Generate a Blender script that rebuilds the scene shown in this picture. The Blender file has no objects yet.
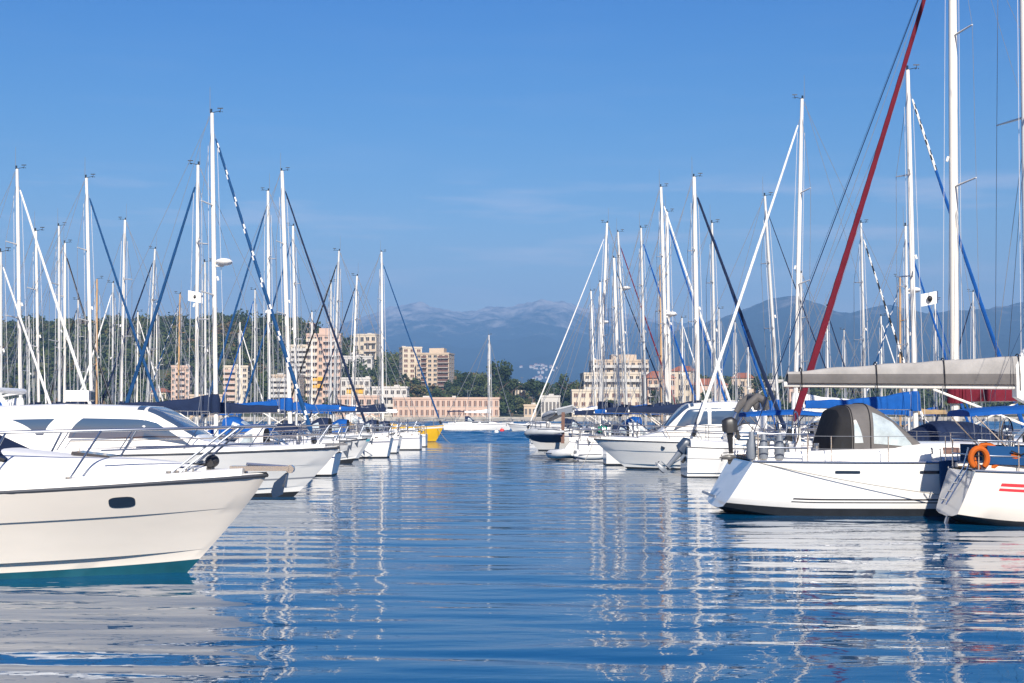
import bpy, bmesh, math, random
import numpy as np
from mathutils import Vector, Matrix

R = math.radians
random.seed(7)
rng = np.random.default_rng(11)
SC = bpy.context.scene
COL = SC.collection

# ------------------------------------------------------------------ camera, sky, sun, exposure
HC, PITCH, FPX = 2.3, R(2.92), 1422.2
cam_d = bpy.data.cameras.new('camera')
cam_d.lens = 50.0
cam_d.sensor_width = 36.0
cam_d.clip_start = 0.1
cam_d.clip_end = 40000
cam = bpy.data.objects.new('camera', cam_d)
cam.location = (0, 0, HC)
cam.rotation_euler = (R(90) + PITCH, 0, 0)
COL.objects.link(cam)
SC.camera = cam

SUN_EL, SUN_AZ = R(33), R(173)          # azimuth from +Y towards +X: behind the camera, to its right
sun_vec = Vector((math.sin(SUN_AZ) * math.cos(SUN_EL), math.cos(SUN_AZ) * math.cos(SUN_EL), math.sin(SUN_EL)))
world = bpy.data.worlds.new('World')
SC.world = world
world.use_nodes = True
wt = world.node_tree
bg = wt.nodes['Background']
bg.inputs['Strength'].default_value = 0.108
sky = wt.nodes.new('ShaderNodeTexSky')
sky.sky_type = 'NISHITA'
sky.sun_disc = False
sky.sun_elevation = SUN_EL
sky.sun_rotation = SUN_AZ
sky.air_density = 1.0
sky.dust_density = 0.5
sky.ozone_density = 2.5
hs = wt.nodes.new('ShaderNodeHueSaturation')
hs.inputs['Saturation'].default_value = 1.45
hs.inputs['Hue'].default_value = 0.505
wt.links.new(sky.outputs[0], hs.inputs['Color'])
# thin streaks of cirrus low in the sky
tc = wt.nodes.new('ShaderNodeTexCoord')
mp = wt.nodes.new('ShaderNodeMapping')
mp.inputs['Scale'].default_value = (7.0, 3.0, 60.0)
mp.inputs['Location'].default_value = (0.35, 0.0, 0.3)
cn = wt.nodes.new('ShaderNodeTexNoise')
cn.inputs['Scale'].default_value = 1.0
cn.inputs['Detail'].default_value = 5.0
cn.inputs['Roughness'].default_value = 0.55
cr = wt.nodes.new('ShaderNodeValToRGB')
cr.color_ramp.elements[0].position = 0.50
cr.color_ramp.elements[1].position = 0.72
sep = wt.nodes.new('ShaderNodeSeparateXYZ')
band = wt.nodes.new('ShaderNodeValToRGB')
for e in list(band.color_ramp.elements)[1:]:
    band.color_ramp.elements.remove(e)
band.color_ramp.elements[0].position = 0.0
band.color_ramp.elements[0].color = (0.5, 0.5, 0.5, 1)
for p, v in ((0.085, 0.6), (0.10, 1.0), (0.15, 1.0), (0.17, 0.12), (0.3, 0.0)):
    e = band.color_ramp.elements.new(p)
    e.color = (v, v, v, 1)
mul = wt.nodes.new('ShaderNodeMath')
mul.operation = 'MULTIPLY'
mul2 = wt.nodes.new('ShaderNodeMath')
mul2.operation = 'MULTIPLY'
mul2.inputs[1].default_value = 0.34
mx = wt.nodes.new('ShaderNodeMixRGB')
mx.inputs['Color2'].default_value = (8.5, 7.4, 7.4, 1)
wt.links.new(tc.outputs['Generated'], mp.inputs['Vector'])
wt.links.new(mp.outputs[0], cn.inputs['Vector'])
wt.links.new(cn.outputs[0], cr.inputs[0])
wt.links.new(tc.outputs['Generated'], sep.inputs[0])
wt.links.new(sep.outputs['Z'], band.inputs[0])
wt.links.new(cr.outputs[0], mul.inputs[0])
wt.links.new(band.outputs[0], mul.inputs[1])
wt.links.new(mul.outputs[0], mul2.inputs[0])
wt.links.new(mul2.outputs[0], mx.inputs['Fac'])
grad = wt.nodes.new('ShaderNodeValToRGB')
grad.color_ramp.elements[0].position = 0.05
grad.color_ramp.elements[0].color = (1.0, 0.70, 0.62, 1)
grad.color_ramp.elements[1].position = 0.55
grad.color_ramp.elements[1].color = (0.06, 0.36, 0.70, 1)
for p, c in ((0.13, (0.86, 0.76, 0.74)), (0.20, (0.61, 0.70, 0.76)), (0.29, (0.34, 0.61, 0.79))):
    e = grad.color_ramp.elements.new(p)
    e.color = (*c, 1)
e = grad.color_ramp.elements.new(0.38)
e.color = (0.15, 0.48, 0.74, 1)
wt.links.new(sep.outputs['Z'], grad.inputs[0])
tint = wt.nodes.new('ShaderNodeMixRGB')
tint.blend_type = 'MULTIPLY'
tint.inputs['Fac'].default_value = 1.0
wt.links.new(hs.outputs[0], tint.inputs['Color1'])
wt.links.new(grad.outputs[0], tint.inputs['Color2'])
wt.links.new(tint.outputs[0], mx.inputs['Color1'])
wt.links.new(mx.outputs[0], bg.inputs['Color'])

sd = bpy.data.lights.new('sun', 'SUN')
sd.energy = 4.9
sd.angle = R(0.53)
sd.color = (1.0, 0.92, 0.81)
sun = bpy.data.objects.new('sun', sd)
sun.rotation_euler = (-sun_vec).to_track_quat('-Z', 'Y').to_euler()
sun.location = sun_vec * 60
COL.objects.link(sun)

SC.view_settings.view_transform = 'Standard'
SC.view_settings.look = 'None'
SC.view_settings.exposure = 0.55
SC.view_settings.gamma = 1.0
SC.view_settings.use_curve_mapping = False
SC.render.engine = 'CYCLES'
cy = SC.cycles
cy.max_bounces = 6
cy.diffuse_bounces = 2
cy.glossy_bounces = 3
cy.transmission_bounces = 3
cy.transparent_max_bounces = 6
cy.volume_bounces = 0
cy.caustics_reflective = False
cy.caustics_refractive = False
cy.use_denoising = True
cy.sample_clamp_indirect = 6


def Xat(u, D, z=1.5):
    return (u - 512) / FPX * (D * math.cos(PITCH) + (z - HC) * math.sin(PITCH))


def Zat(y, D):
    return HC + D * math.tan(PITCH + math.atan((341.5 - y) / FPX))


# ------------------------------------------------------------------ materials
MATS = {}


def mat(key, col, rough=0.5, metal=0.0, coat=0.0, var=0.0, vscale=3.0, bump=0.0, bscale=20.0, stretch=(1, 1, 1), spec=0.5, second=None):
    m = bpy.data.materials.new(key)
    m.use_nodes = True
    nt = m.node_tree
    b = nt.nodes['Principled BSDF']
    b.inputs['Base Color'].default_value = (*col, 1)
    b.inputs['Roughness'].default_value = rough
    b.inputs['Metallic'].default_value = metal
    b.inputs['Coat Weight'].default_value = coat
    b.inputs['Coat Roughness'].default_value = 0.06
    b.inputs['Specular IOR Level'].default_value = spec
    if var > 0 or bump > 0:
        t = nt.nodes.new('ShaderNodeTexCoord')
        p = nt.nodes.new('ShaderNodeMapping')
        p.inputs['Scale'].default_value = stretch
        nt.links.new(t.outputs['Object'], p.inputs[0])
    if var > 0:
        n = nt.nodes.new('ShaderNodeTexNoise')
        n.inputs['Scale'].default_value = vscale
        n.inputs['Detail'].default_value = 6
        n.inputs['Roughness'].default_value = 0.62
        nt.links.new(p.outputs[0], n.inputs['Vector'])
        r = nt.nodes.new('ShaderNodeValToRGB')
        r.color_ramp.elements[0].position = 0.32
        r.color_ramp.elements[1].position = 0.68
        lo = second or tuple(c * (1 - var) for c in col)
        hi = tuple(min(1, c * (1 + var * 0.6)) for c in col)
        r.color_ramp.elements[0].color = (*lo, 1)
        r.color_ramp.elements[1].color = (*hi, 1)
        nt.links.new(n.outputs[0], r.inputs[0])
        nt.links.new(r.outputs[0], b.inputs['Base Color'])
    if bump > 0:
        n2 = nt.nodes.new('ShaderNodeTexNoise')
        n2.inputs['Scale'].default_value = bscale
        n2.inputs['Detail'].default_value = 4
        nt.links.new(p.outputs[0], n2.inputs['Vector'])
        bp = nt.nodes.new('ShaderNodeBump')
        bp.inputs['Strength'].default_value = bump
        bp.inputs['Distance'].default_value = 0.02
        nt.links.new(n2.outputs[0], bp.inputs['Height'])
        nt.links.new(bp.outputs[0], b.inputs['Normal'])
    MATS[key] = m
    return m


mat('gelcoat', (0.81, 0.79, 0.745), 0.22, coat=0.25, var=0.07, vscale=0.9, stretch=(0.6, 0.6, 2.2))
mat('gelcoat_cream', (0.75, 0.69, 0.605), 0.12, coat=0.25, var=0.07, vscale=0.8, stretch=(0.5, 0.5, 2.0))
mat('gelcoat_grey', (0.46, 0.48, 0.50), 0.25, coat=0.2, var=0.08, vscale=1.0)
mat('gelcoat_yellow', (0.80, 0.46, 0.015), 0.28, coat=0.2, var=0.05)
mat('gelcoat_navy', (0.015, 0.025, 0.07), 0.2, coat=0.3, var=0.1)
mat('deck_white', (0.78, 0.77, 0.74), 0.45, var=0.08, vscale=2.5)
mat('deck_cream', (0.66, 0.62, 0.54), 0.55, var=0.1, vscale=2.5)
mat('teak', (0.252, 0.143, 0.071), 0.6, var=0.3, vscale=3, stretch=(1, 14, 1))
mat('antifoul_black', (0.016, 0.018, 0.022), 0.55, var=0.3, vscale=3)
mat('antifoul_teal', (0.004, 0.075, 0.11), 0.5, var=0.3, vscale=2)
mat('antifoul_blue', (0.012, 0.06, 0.2), 0.5, var=0.3, vscale=2)
mat('antifoul_red', (0.22, 0.02, 0.02), 0.5, var=0.3, vscale=2)
mat('stripe_black', (0.02, 0.02, 0.024), 0.3)
mat('stripe_navy', (0.02, 0.035, 0.12), 0.3)
mat('stripe_teal', (0.08, 0.35, 0.42), 0.3)
mat('stripe_red', (0.62, 0.03, 0.04), 0.35)
mat('stripe_grey', (0.25, 0.26, 0.28), 0.3)
mat('rub_rail', (0.05, 0.055, 0.065), 0.35)
mat('glass_dark', (0.018, 0.028, 0.045), 0.06, spec=0.8)
mat('glass_blue', (0.045, 0.075, 0.13), 0.08, spec=0.8)
mat('clear_vinyl', (0.40, 0.46, 0.48), 0.12, spec=0.8, var=0.3, vscale=3)
mat('mast_white', (0.76, 0.73, 0.67), 0.35, var=0.06, vscale=0.8)
mat('mast_alloy', (0.60, 0.60, 0.58), 0.38, metal=0.25, var=0.08, vscale=0.7)
mat('mast_cream', (0.76, 0.72, 0.64), 0.4, var=0.06, vscale=0.7)
mat('mast_wood', (0.48, 0.30, 0.15), 0.45, var=0.2, vscale=2, stretch=(1, 1, 0.2))
mat('stainless', (0.42, 0.44, 0.47), 0.22, metal=0.9)
mat('wire', (0.30, 0.31, 0.33), 0.4, metal=0.4)
mat('wire_white', (0.62, 0.62, 0.62), 0.5)
mat('wire_navy', (0.012, 0.025, 0.07), 0.8, spec=0.1)
mat('black_plastic', (0.018, 0.018, 0.02), 0.4)
mat('motor_blue', (0.012, 0.028, 0.06), 0.35)
mat('motor_grey', (0.16, 0.18, 0.21), 0.35)
for k, c in (('navy', (0.010, 0.020, 0.055)), ('blue', (0.005, 0.075, 0.30)), ('steel_blue', (0.010, 0.06, 0.17)), ('maroon', (0.13, 0.010, 0.022)),
             ('grey', (0.125, 0.118, 0.115)), ('pale_grey', (0.31, 0.30, 0.29)), ('white', (0.76, 0.75, 0.72)), ('cream', (0.66, 0.60, 0.49)),
             ('green', (0.02, 0.26, 0.15)), ('black', (0.02, 0.02, 0.022)), ('tan', (0.34, 0.24, 0.13)), ('orange', (0.46, 0.10, 0.012))):
    mat('canvas_' + k, c, 0.85, var=0.18, vscale=2.2, bump=0.5, bscale=6, spec=0.2)
mat('rubber_grey', (0.38, 0.40, 0.42), 0.5, var=0.12, vscale=3)
mat('rubber_white', (0.68, 0.68, 0.66), 0.5, var=0.1, vscale=3)
mat('rubber_navy', (0.02, 0.03, 0.08), 0.5)
mat('rope', (0.33, 0.31, 0.27), 0.9, var=0.2, vscale=30)
mat('buoy_red', (0.75, 0.03, 0.03), 0.4)
mat('flag_white', (0.74, 0.74, 0.72), 0.8)
mat('concrete', (0.302, 0.286, 0.260), 0.85, var=0.25, vscale=0.4, bump=0.3)
mat('stone_quay', (0.353, 0.328, 0.286), 0.9, var=0.35, vscale=0.35, bump=0.5, bscale=2)
mat('wall_pink', (0.554, 0.395, 0.311), 0.85, var=0.09, vscale=0.25)
mat('wall_cream', (0.605, 0.521, 0.403), 0.85, var=0.09, vscale=0.25)
mat('wall_sand', (0.554, 0.437, 0.319), 0.85, var=0.10, vscale=0.25)
mat('wall_white', (0.554, 0.529, 0.487), 0.85, var=0.08, vscale=0.25)
mat('wall_orange', (0.504, 0.319, 0.227), 0.85, var=0.10, vscale=0.25)
mat('roof_tile', (0.336, 0.118, 0.063), 0.8, var=0.25, vscale=0.8)
mat('roof_flat', (0.353, 0.302, 0.269), 0.9, var=0.15, vscale=0.5)
mat('window_glass', (0.03, 0.035, 0.045), 0.15, spec=0.6)
mat('shutter_brown', (0.14, 0.07, 0.05), 0.7)
mat('awning_yellow', (0.630, 0.353, 0.034), 0.8)
mat('awning_red', (0.378, 0.050, 0.034), 0.8)
mat('bark', (0.11, 0.075, 0.05), 0.9, var=0.3, vscale=3)


def attr_mat(key, stops, rough=0.8):
    m = bpy.data.materials.new(key)
    m.use_nodes = True
    nt = m.node_tree
    b = nt.nodes['Principled BSDF']
    b.inputs['Roughness'].default_value = rough
    b.inputs['Specular IOR Level'].default_value = 0.2
    a = nt.nodes.new('ShaderNodeAttribute')
    a.attribute_name = 'tint'
    r = nt.nodes.new('ShaderNodeValToRGB')
    el = r.color_ramp.elements
    el[0].position, el[0].color = stops[0][0], (*stops[0][1], 1)
    el[1].position, el[1].color = stops[-1][0], (*stops[-1][1], 1)
    for p, c in stops[1:-1]:
        e = el.new(p)
        e.color = (*c, 1)
    nt.links.new(a.outputs['Fac'], r.inputs[0])
    nt.links.new(r.outputs[0], b.inputs['Base Color'])
    MATS[key] = m


attr_mat('leaves', [(0.0, (0.028, 0.046, 0.016)), (0.35, (0.052, 0.074, 0.024)), (0.7, (0.084, 0.100, 0.032)), (0.9, (0.10, 0.10, 0.036)), (1.0, (0.13, 0.085, 0.042))])


def ground_material():
    m = mat('hill_ground', (0.10, 0.095, 0.05), 0.95, var=0.5, vscale=0.03, second=(0.05, 0.065, 0.028))
    return m


ground_material()


def mountain_material():
    m = bpy.data.materials.new('mountain_rock')
    m.use_nodes = True
    nt = m.node_tree
    b = nt.nodes['Principled BSDF']
    b.inputs['Roughness'].default_value = 0.95
    b.inputs['Specular IOR Level'].default_value = 0.1
    t = nt.nodes.new('ShaderNodeTexCoord')
    s = nt.nodes.new('ShaderNodeSeparateXYZ')
    nt.links.new(t.outputs['Object'], s.inputs[0])
    n = nt.nodes.new('ShaderNodeTexNoise')
    n.inputs['Scale'].default_value = 0.009
    n.inputs['Detail'].default_value = 10
    n.inputs['Roughness'].default_value = 0.72
    nt.links.new(t.outputs['Object'], n.inputs['Vector'])
    ma = nt.nodes.new('ShaderNodeMath')
    ma.operation = 'MULTIPLY_ADD'
    ma.inputs[1].default_value = 1 / 620.0
    nt.links.new(s.outputs['Z'], ma.inputs[0])
    mb_ = nt.nodes.new('ShaderNodeMath')
    mb_.operation = 'MULTIPLY_ADD'
    mb_.inputs[1].default_value = 1.5
    mb_.inputs[2].default_value = -0.82
    nt.links.new(n.outputs[0], mb_.inputs[0])
    nt.links.new(mb_.outputs[0], ma.inputs[2])
    r = nt.nodes.new('ShaderNodeValToRGB')
    el = r.color_ramp.elements
    el[0].position, el[0].color = 0.0, (0.011, 0.024, 0.030, 1)
    el[1].position, el[1].color = 1.0, (0.44, 0.40, 0.37, 1)
    e = el.new(0.60); e.color = (0.022, 0.035, 0.038, 1)
    e = el.new(0.74); e.color = (0.17, 0.16, 0.15, 1)
    nt.links.new(ma.outputs[0], r.inputs[0])
    nt.links.new(r.outputs[0], b.inputs['Base Color'])
    MATS['mountain_rock'] = m


mountain_material()


def water_material():
    m = bpy.data.materials.new('sea_water')
    m.use_nodes = True
    nt = m.node_tree
    b = nt.nodes['Principled BSDF']
    b.inputs['Base Color'].default_value = (0.0002, 0.058, 0.150, 1)
    b.inputs['Roughness'].default_value = 0.02
    b.inputs['IOR'].default_value = 1.333
    b.inputs['Specular Tint'].default_value = (0.7, 0.92, 1.0, 1)
    t = nt.nodes.new('ShaderNodeTexCoord')

    def noise(scale, stretch, detail, rot=0.0, dist=0.0):
        p = nt.nodes.new('ShaderNodeMapping')
        p.inputs['Scale'].default_value = stretch
        p.inputs['Rotation'].default_value = (0, 0, rot)
        nt.links.new(t.outputs['Object'], p.inputs[0])
        n = nt.nodes.new('ShaderNodeTexNoise')
        n.inputs['Scale'].default_value = scale
        n.inputs['Detail'].default_value = detail
        n.inputs['Roughness'].default_value = 0.5
        n.inputs['Distortion'].default_value = dist
        nt.links.new(p.outputs[0], n.inputs['Vector'])
        return n.outputs[0]

    def math_(op, a, b_):
        q = nt.nodes.new('ShaderNodeMath')
        q.operation = op
        for i, v in enumerate((a, b_)):
            if isinstance(v, (int, float)):
                q.inputs[i].default_value = v
            else:
                nt.links.new(v, q.inputs[i])
        return q.outputs[0]

    swell = noise(1.0, (0.16, 0.95, 1), 1.5, R(4))
    mid = noise(1.0, (0.75, 2.3, 1), 2.0, R(-7), 0.4)
    fine = noise(1.0, (3.0, 6.5, 1), 1.5, R(9), 0.3)
    patch = noise(1.0, (0.035, 0.09, 1), 2.0)
    s = nt.nodes.new('ShaderNodeSeparateXYZ')
    nt.links.new(t.outputs['Object'], s.inputs[0])
    # beyond the moored boats the open basin is ruffled by wind
    rough = nt.nodes.new('ShaderNodeMapRange')
    rough.interpolation_type = 'SMOOTHSTEP'
    rough.inputs['From Min'].default_value = 112
    rough.inputs['From Max'].default_value = 126
    rough.inputs['To Min'].default_value = 0.0
    rough.inputs['To Max'].default_value = 1.0
    wob = math_('ADD', s.outputs['Y'], math_('MULTIPLY', patch, 16.0))
    nt.links.new(wob, rough.inputs['Value'])
    calm = nt.nodes.new('ShaderNodeMapRange')
    calm.inputs['From Min'].default_value = 0.35
    calm.inputs['From Max'].default_value = 0.65
    calm.inputs['To Min'].default_value = 0.55
    calm.inputs['To Max'].default_value = 1.15
    nt.links.new(patch, calm.inputs['Value'])
    h = math_('ADD', math_('MULTIPLY', swell, WAVE[0]), math_('MULTIPLY', math_('MULTIPLY', mid, WAVE[1]), calm.outputs[0]))
    h = math_('ADD', h, math_('MULTIPLY', math_('MULTIPLY', fine, WAVE[2]), calm.outputs[0]))
    h = math_('ADD', h, math_('MULTIPLY', math_('MULTIPLY', mid, 0.05), rough.outputs[0]))
    bp = nt.nodes.new('ShaderNodeBump')
    bp.inputs['Strength'].default_value = 1.0
    bp.inputs['Distance'].default_value = 1.0
    nt.links.new(h, bp.inputs['Height'])
    nt.links.new(bp.outputs[0], b.inputs['Normal'])
    rr = math_('ADD', math_('MULTIPLY', rough.outputs[0], 0.10), 0.012)
    nt.links.new(rr, b.inputs['Roughness'])
    MATS['sea_water'] = m


WAVE = (0.008, 0.0090, 0.0030)
water_material()


# ------------------------------------------------------------------ mesh kit
class MB:
    def __init__(self):
        self.v, self.f, self.m, self.mats = [], [], [], []

    def mi(self, k):
        if k not in self.mats:
            self.mats.append(k)
        return self.mats.index(k)

    def add(self, verts, faces, k):
        o = len(self.v)
        i = self.mi(k)
        self.v.extend([tuple(p) for p in verts])
        for f in faces:
            self.f.append(tuple(a + o for a in f))
            self.m.append(i)

    def box(self, c, s, k, rz=0.0, ry=0.0):
        M = Matrix.Translation(c) @ Matrix.Rotation(rz, 4, 'Z') @ Matrix.Rotation(ry, 4, 'Y')
        vs = [M @ Vector((a * s[0] / 2, b * s[1] / 2, d * s[2] / 2)) for a in (-1, 1) for b in (-1, 1) for d in (-1, 1)]
        self.add(vs, [(0, 1, 3, 2), (4, 6, 7, 5), (0, 4, 5, 1), (2, 3, 7, 6), (0, 2, 6, 4), (1, 5, 7, 3)], k)
        return self

    def loft(self, rings, k, closed=True, caps=True, capk=None, kf=None):
        n = len(rings[0])
        o = len(self.v)
        for r in rings:
            self.v.extend([tuple(p) for p in r])
        for i in range(len(rings) - 1):
            for j in range(n if closed else n - 1):
                j2 = (j + 1) % n
                self.f.append((o + i * n + j, o + i * n + j2, o + (i + 1) * n + j2, o + (i + 1) * n + j))
                self.m.append(self.mi(kf(i, j) if kf else k))
        if caps:
            ck = self.mi(capk or k)
            self.f.append(tuple(o + j for j in reversed(range(n))))
            self.m.append(ck)
            self.f.append(tuple(o + (len(rings) - 1) * n + j for j in range(n)))
            self.m.append(ck)

    def tube(self, pts, r, k, n=6, caps=True, kf=None, flat=1.0):
        pts = [Vector(p) for p in pts]
        rs = r if isinstance(r, (list, tuple)) else [r] * len(pts)
        rings = []
        up = None
        for i, p in enumerate(pts):
            d = (pts[min(i + 1, len(pts) - 1)] - pts[max(i - 1, 0)])
            if d.length < 1e-9:
                d = Vector((0, 0, 1))
            d.normalize()
            if up is None:
                up = Vector((0, 0, 1)) if abs(d.z) < 0.9 else Vector((1, 0, 0))
            a = d.cross(up)
            if a.length < 1e-6:
                a = d.cross(Vector((0, 1, 0)))
            a.normalize()
            b = a.cross(d).normalized()
            up = b
            rings.append([p + (a * math.cos(2 * math.pi * j / n) + b * math.sin(2 * math.pi * j / n) * flat) * rs[i] for j in range(n)])
        self.loft(rings, k, True, caps, kf=kf)
        return self

    def ball(self, c, r, k, n=10, m=6, sc=(1, 1, 1)):
        c = Vector(c)
        rings = []
        for i in range(m + 1):
            a = math.pi * i / m
            rr = max(math.sin(a), 0.02) * r
            rings.append([c + Vector((rr * math.cos(2 * math.pi * j / n) * sc[0], rr * math.sin(2 * math.pi * j / n) * sc[1], -r * math.cos(a) * sc[2])) for j in range(n)])
        self.loft(rings, k)
        return self

    def build(self, name, parent=None, smooth=True, ang=38, label=None):
        me = bpy.data.meshes.new(name)
        me.from_pydata(self.v, [], self.f)
        for k in self.mats:
            me.materials.append(MATS[k])
        me.polygons.foreach_set('material_index', self.m)
        bm = bmesh.new()
        bm.from_mesh(me)
        bmesh.ops.remove_doubles(bm, verts=bm.verts, dist=1e-4)
        bmesh.ops.recalc_face_normals(bm, faces=bm.faces)
        bm.to_mesh(me)
        bm.free()
        if smooth:
            me.polygons.foreach_set('use_smooth', [True] * len(me.polygons))
            me.set_sharp_from_angle(angle=R(ang))
        o = bpy.data.objects.new(name, me)
        COL.objects.link(o)
        if parent is not None:
            o.parent = parent
        if label:
            o['label'] = label
        return o


def tag(o, label, cat, group=None, kind=None):
    o['label'] = label
    o['category'] = cat
    if group:
        o['group'] = group
    if kind:
        o['kind'] = kind
    return o


def empty(name, loc, rz=0.0):
    o = bpy.data.objects.new(name, None)
    o.location = loc
    o.rotation_euler = (0, 0, rz)
    o.empty_display_size = 0.3
    COL.objects.link(o)
    return o


def share(name, me, parent, loc=(0, 0, 0)):
    o = bpy.data.objects.new(name, me)
    o.parent = parent
    o.location = loc
    COL.objects.link(o)
    return o


class Body:
    """A smooth lengthwise shell: stations (x, half width, base z, height) with a superellipse section."""

    def __init__(self, st, e=0.5, n=14, y0=0.0, sub=4):
        self.st = sorted(st)
        self.e, self.n, self.y0 = e, n, y0
        xs = [s[0] for s in self.st]
        self.xs = xs
        fine = []
        for a, b in zip(xs[:-1], xs[1:]):
            fine += [a + (b - a) * i / sub for i in range(sub)]
        self.fx = fine + [xs[-1]]

    def q(self, x):
        xs = self.xs
        i = max(0, min(len(xs) - 2, int(np.searchsorted(xs, x)) - 1))
        t = (x - xs[i]) / (xs[i + 1] - xs[i])
        t = min(1, max(0, t))
        out = []
        for k in (1, 2, 3):
            p1, p2 = self.st[i][k], self.st[i + 1][k]
            p0 = self.st[i - 1][k] if i > 0 else p1
            p3 = self.st[i + 2][k] if i + 2 < len(xs) else p2
            h0 = xs[i + 1] - xs[i]
            m1 = 0.5 * (p2 - p0) if i > 0 else (p2 - p1)
            m2 = 0.5 * (p3 - p1) if i + 2 < len(xs) else (p2 - p1)
            m1 = max(-3 * abs(p2 - p1), min(3 * abs(p2 - p1), m1)) * 0.6 + (p2 - p1) * 0.4
            m2 = max(-3 * abs(p2 - p1), min(3 * abs(p2 - p1), m2)) * 0.6 + (p2 - p1) * 0.4
            out.append((2 * t ** 3 - 3 * t ** 2 + 1) * p1 + (t ** 3 - 2 * t ** 2 + t) * m1 + (-2 * t ** 3 + 3 * t ** 2) * p2 + (t ** 3 - t ** 2) * m2)
        return out

    def pt(self, x, a):
        w, z0, h = self.q(x)
        c, s = math.cos(a), math.sin(a)
        return Vector((x, self.y0 + w * math.copysign(abs(c) ** self.e, c), z0 + h * abs(s) ** self.e))

    def mesh(self, mb, k, capk=None):
        rings = []
        for x in self.fx:
            rings.append([self.pt(x, math.pi * j / self.n) for j in range(self.n + 1)])
        mb.loft(rings, k, closed=True, caps=True, capk=capk)
        return self

    def nrm(self, x, a):
        d = 0.01
        px = self.pt(min(x + d, self.xs[-1]), a) - self.pt(max(x - d, self.xs[0]), a)
        pa = self.pt(x, min(a + d, math.pi)) - self.pt(x, max(a - d, 0))
        n = px.cross(pa)
        if n.length < 1e-9:
            return Vector((0, 0, 1))
        n.normalize()
        c = Vector((x, self.y0, self.q(x)[1] + self.q(x)[2] * 0.3))
        if n.dot(self.pt(x, a) - c) < 0:
            n = -n
        return n

    def patch(self, mb, k, corners, off=0.006, nu=8, nv=6):
        """corners: (x, a) for the four corners going round; the pane hugs the shell."""
        (x0, a0), (x1, a1), (x2, a2), (x3, a3) = corners
        grid = []
        for i in range(nu + 1):
            u = i / nu
            row = []
            for j in range(nv + 1):
                v = j / nv
                x = (x0 * (1 - u) + x1 * u) * (1 - v) + (x3 * (1 - u) + x2 * u) * v
                a = (a0 * (1 - u) + a1 * u) * (1 - v) + (a3 * (1 - u) + a2 * u) * v
                row.append(self.pt(x, a) + self.nrm(x, a) * off)
            grid.append(row)
        mb.loft(grid, k, closed=False, caps=False)

    def za(self, zf):
        return math.asin(min(1, zf) ** (1 / self.e))

    def side(self, mb, k, xb0, xb1, xt0, xt1, z0, z1, sgn, off=0.006):
        a0, a1 = self.za(z0), self.za(z1)
        if sgn > 0:
            cs = [(xb0, a0), (xb1, a0), (xt1, a1), (xt0, a1)]
        else:
            cs = [(xb0, math.pi - a0), (xb1, math.pi - a0), (xt1, math.pi - a1), (xt0, math.pi - a1)]
        self.patch(mb, k, cs, off)


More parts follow.
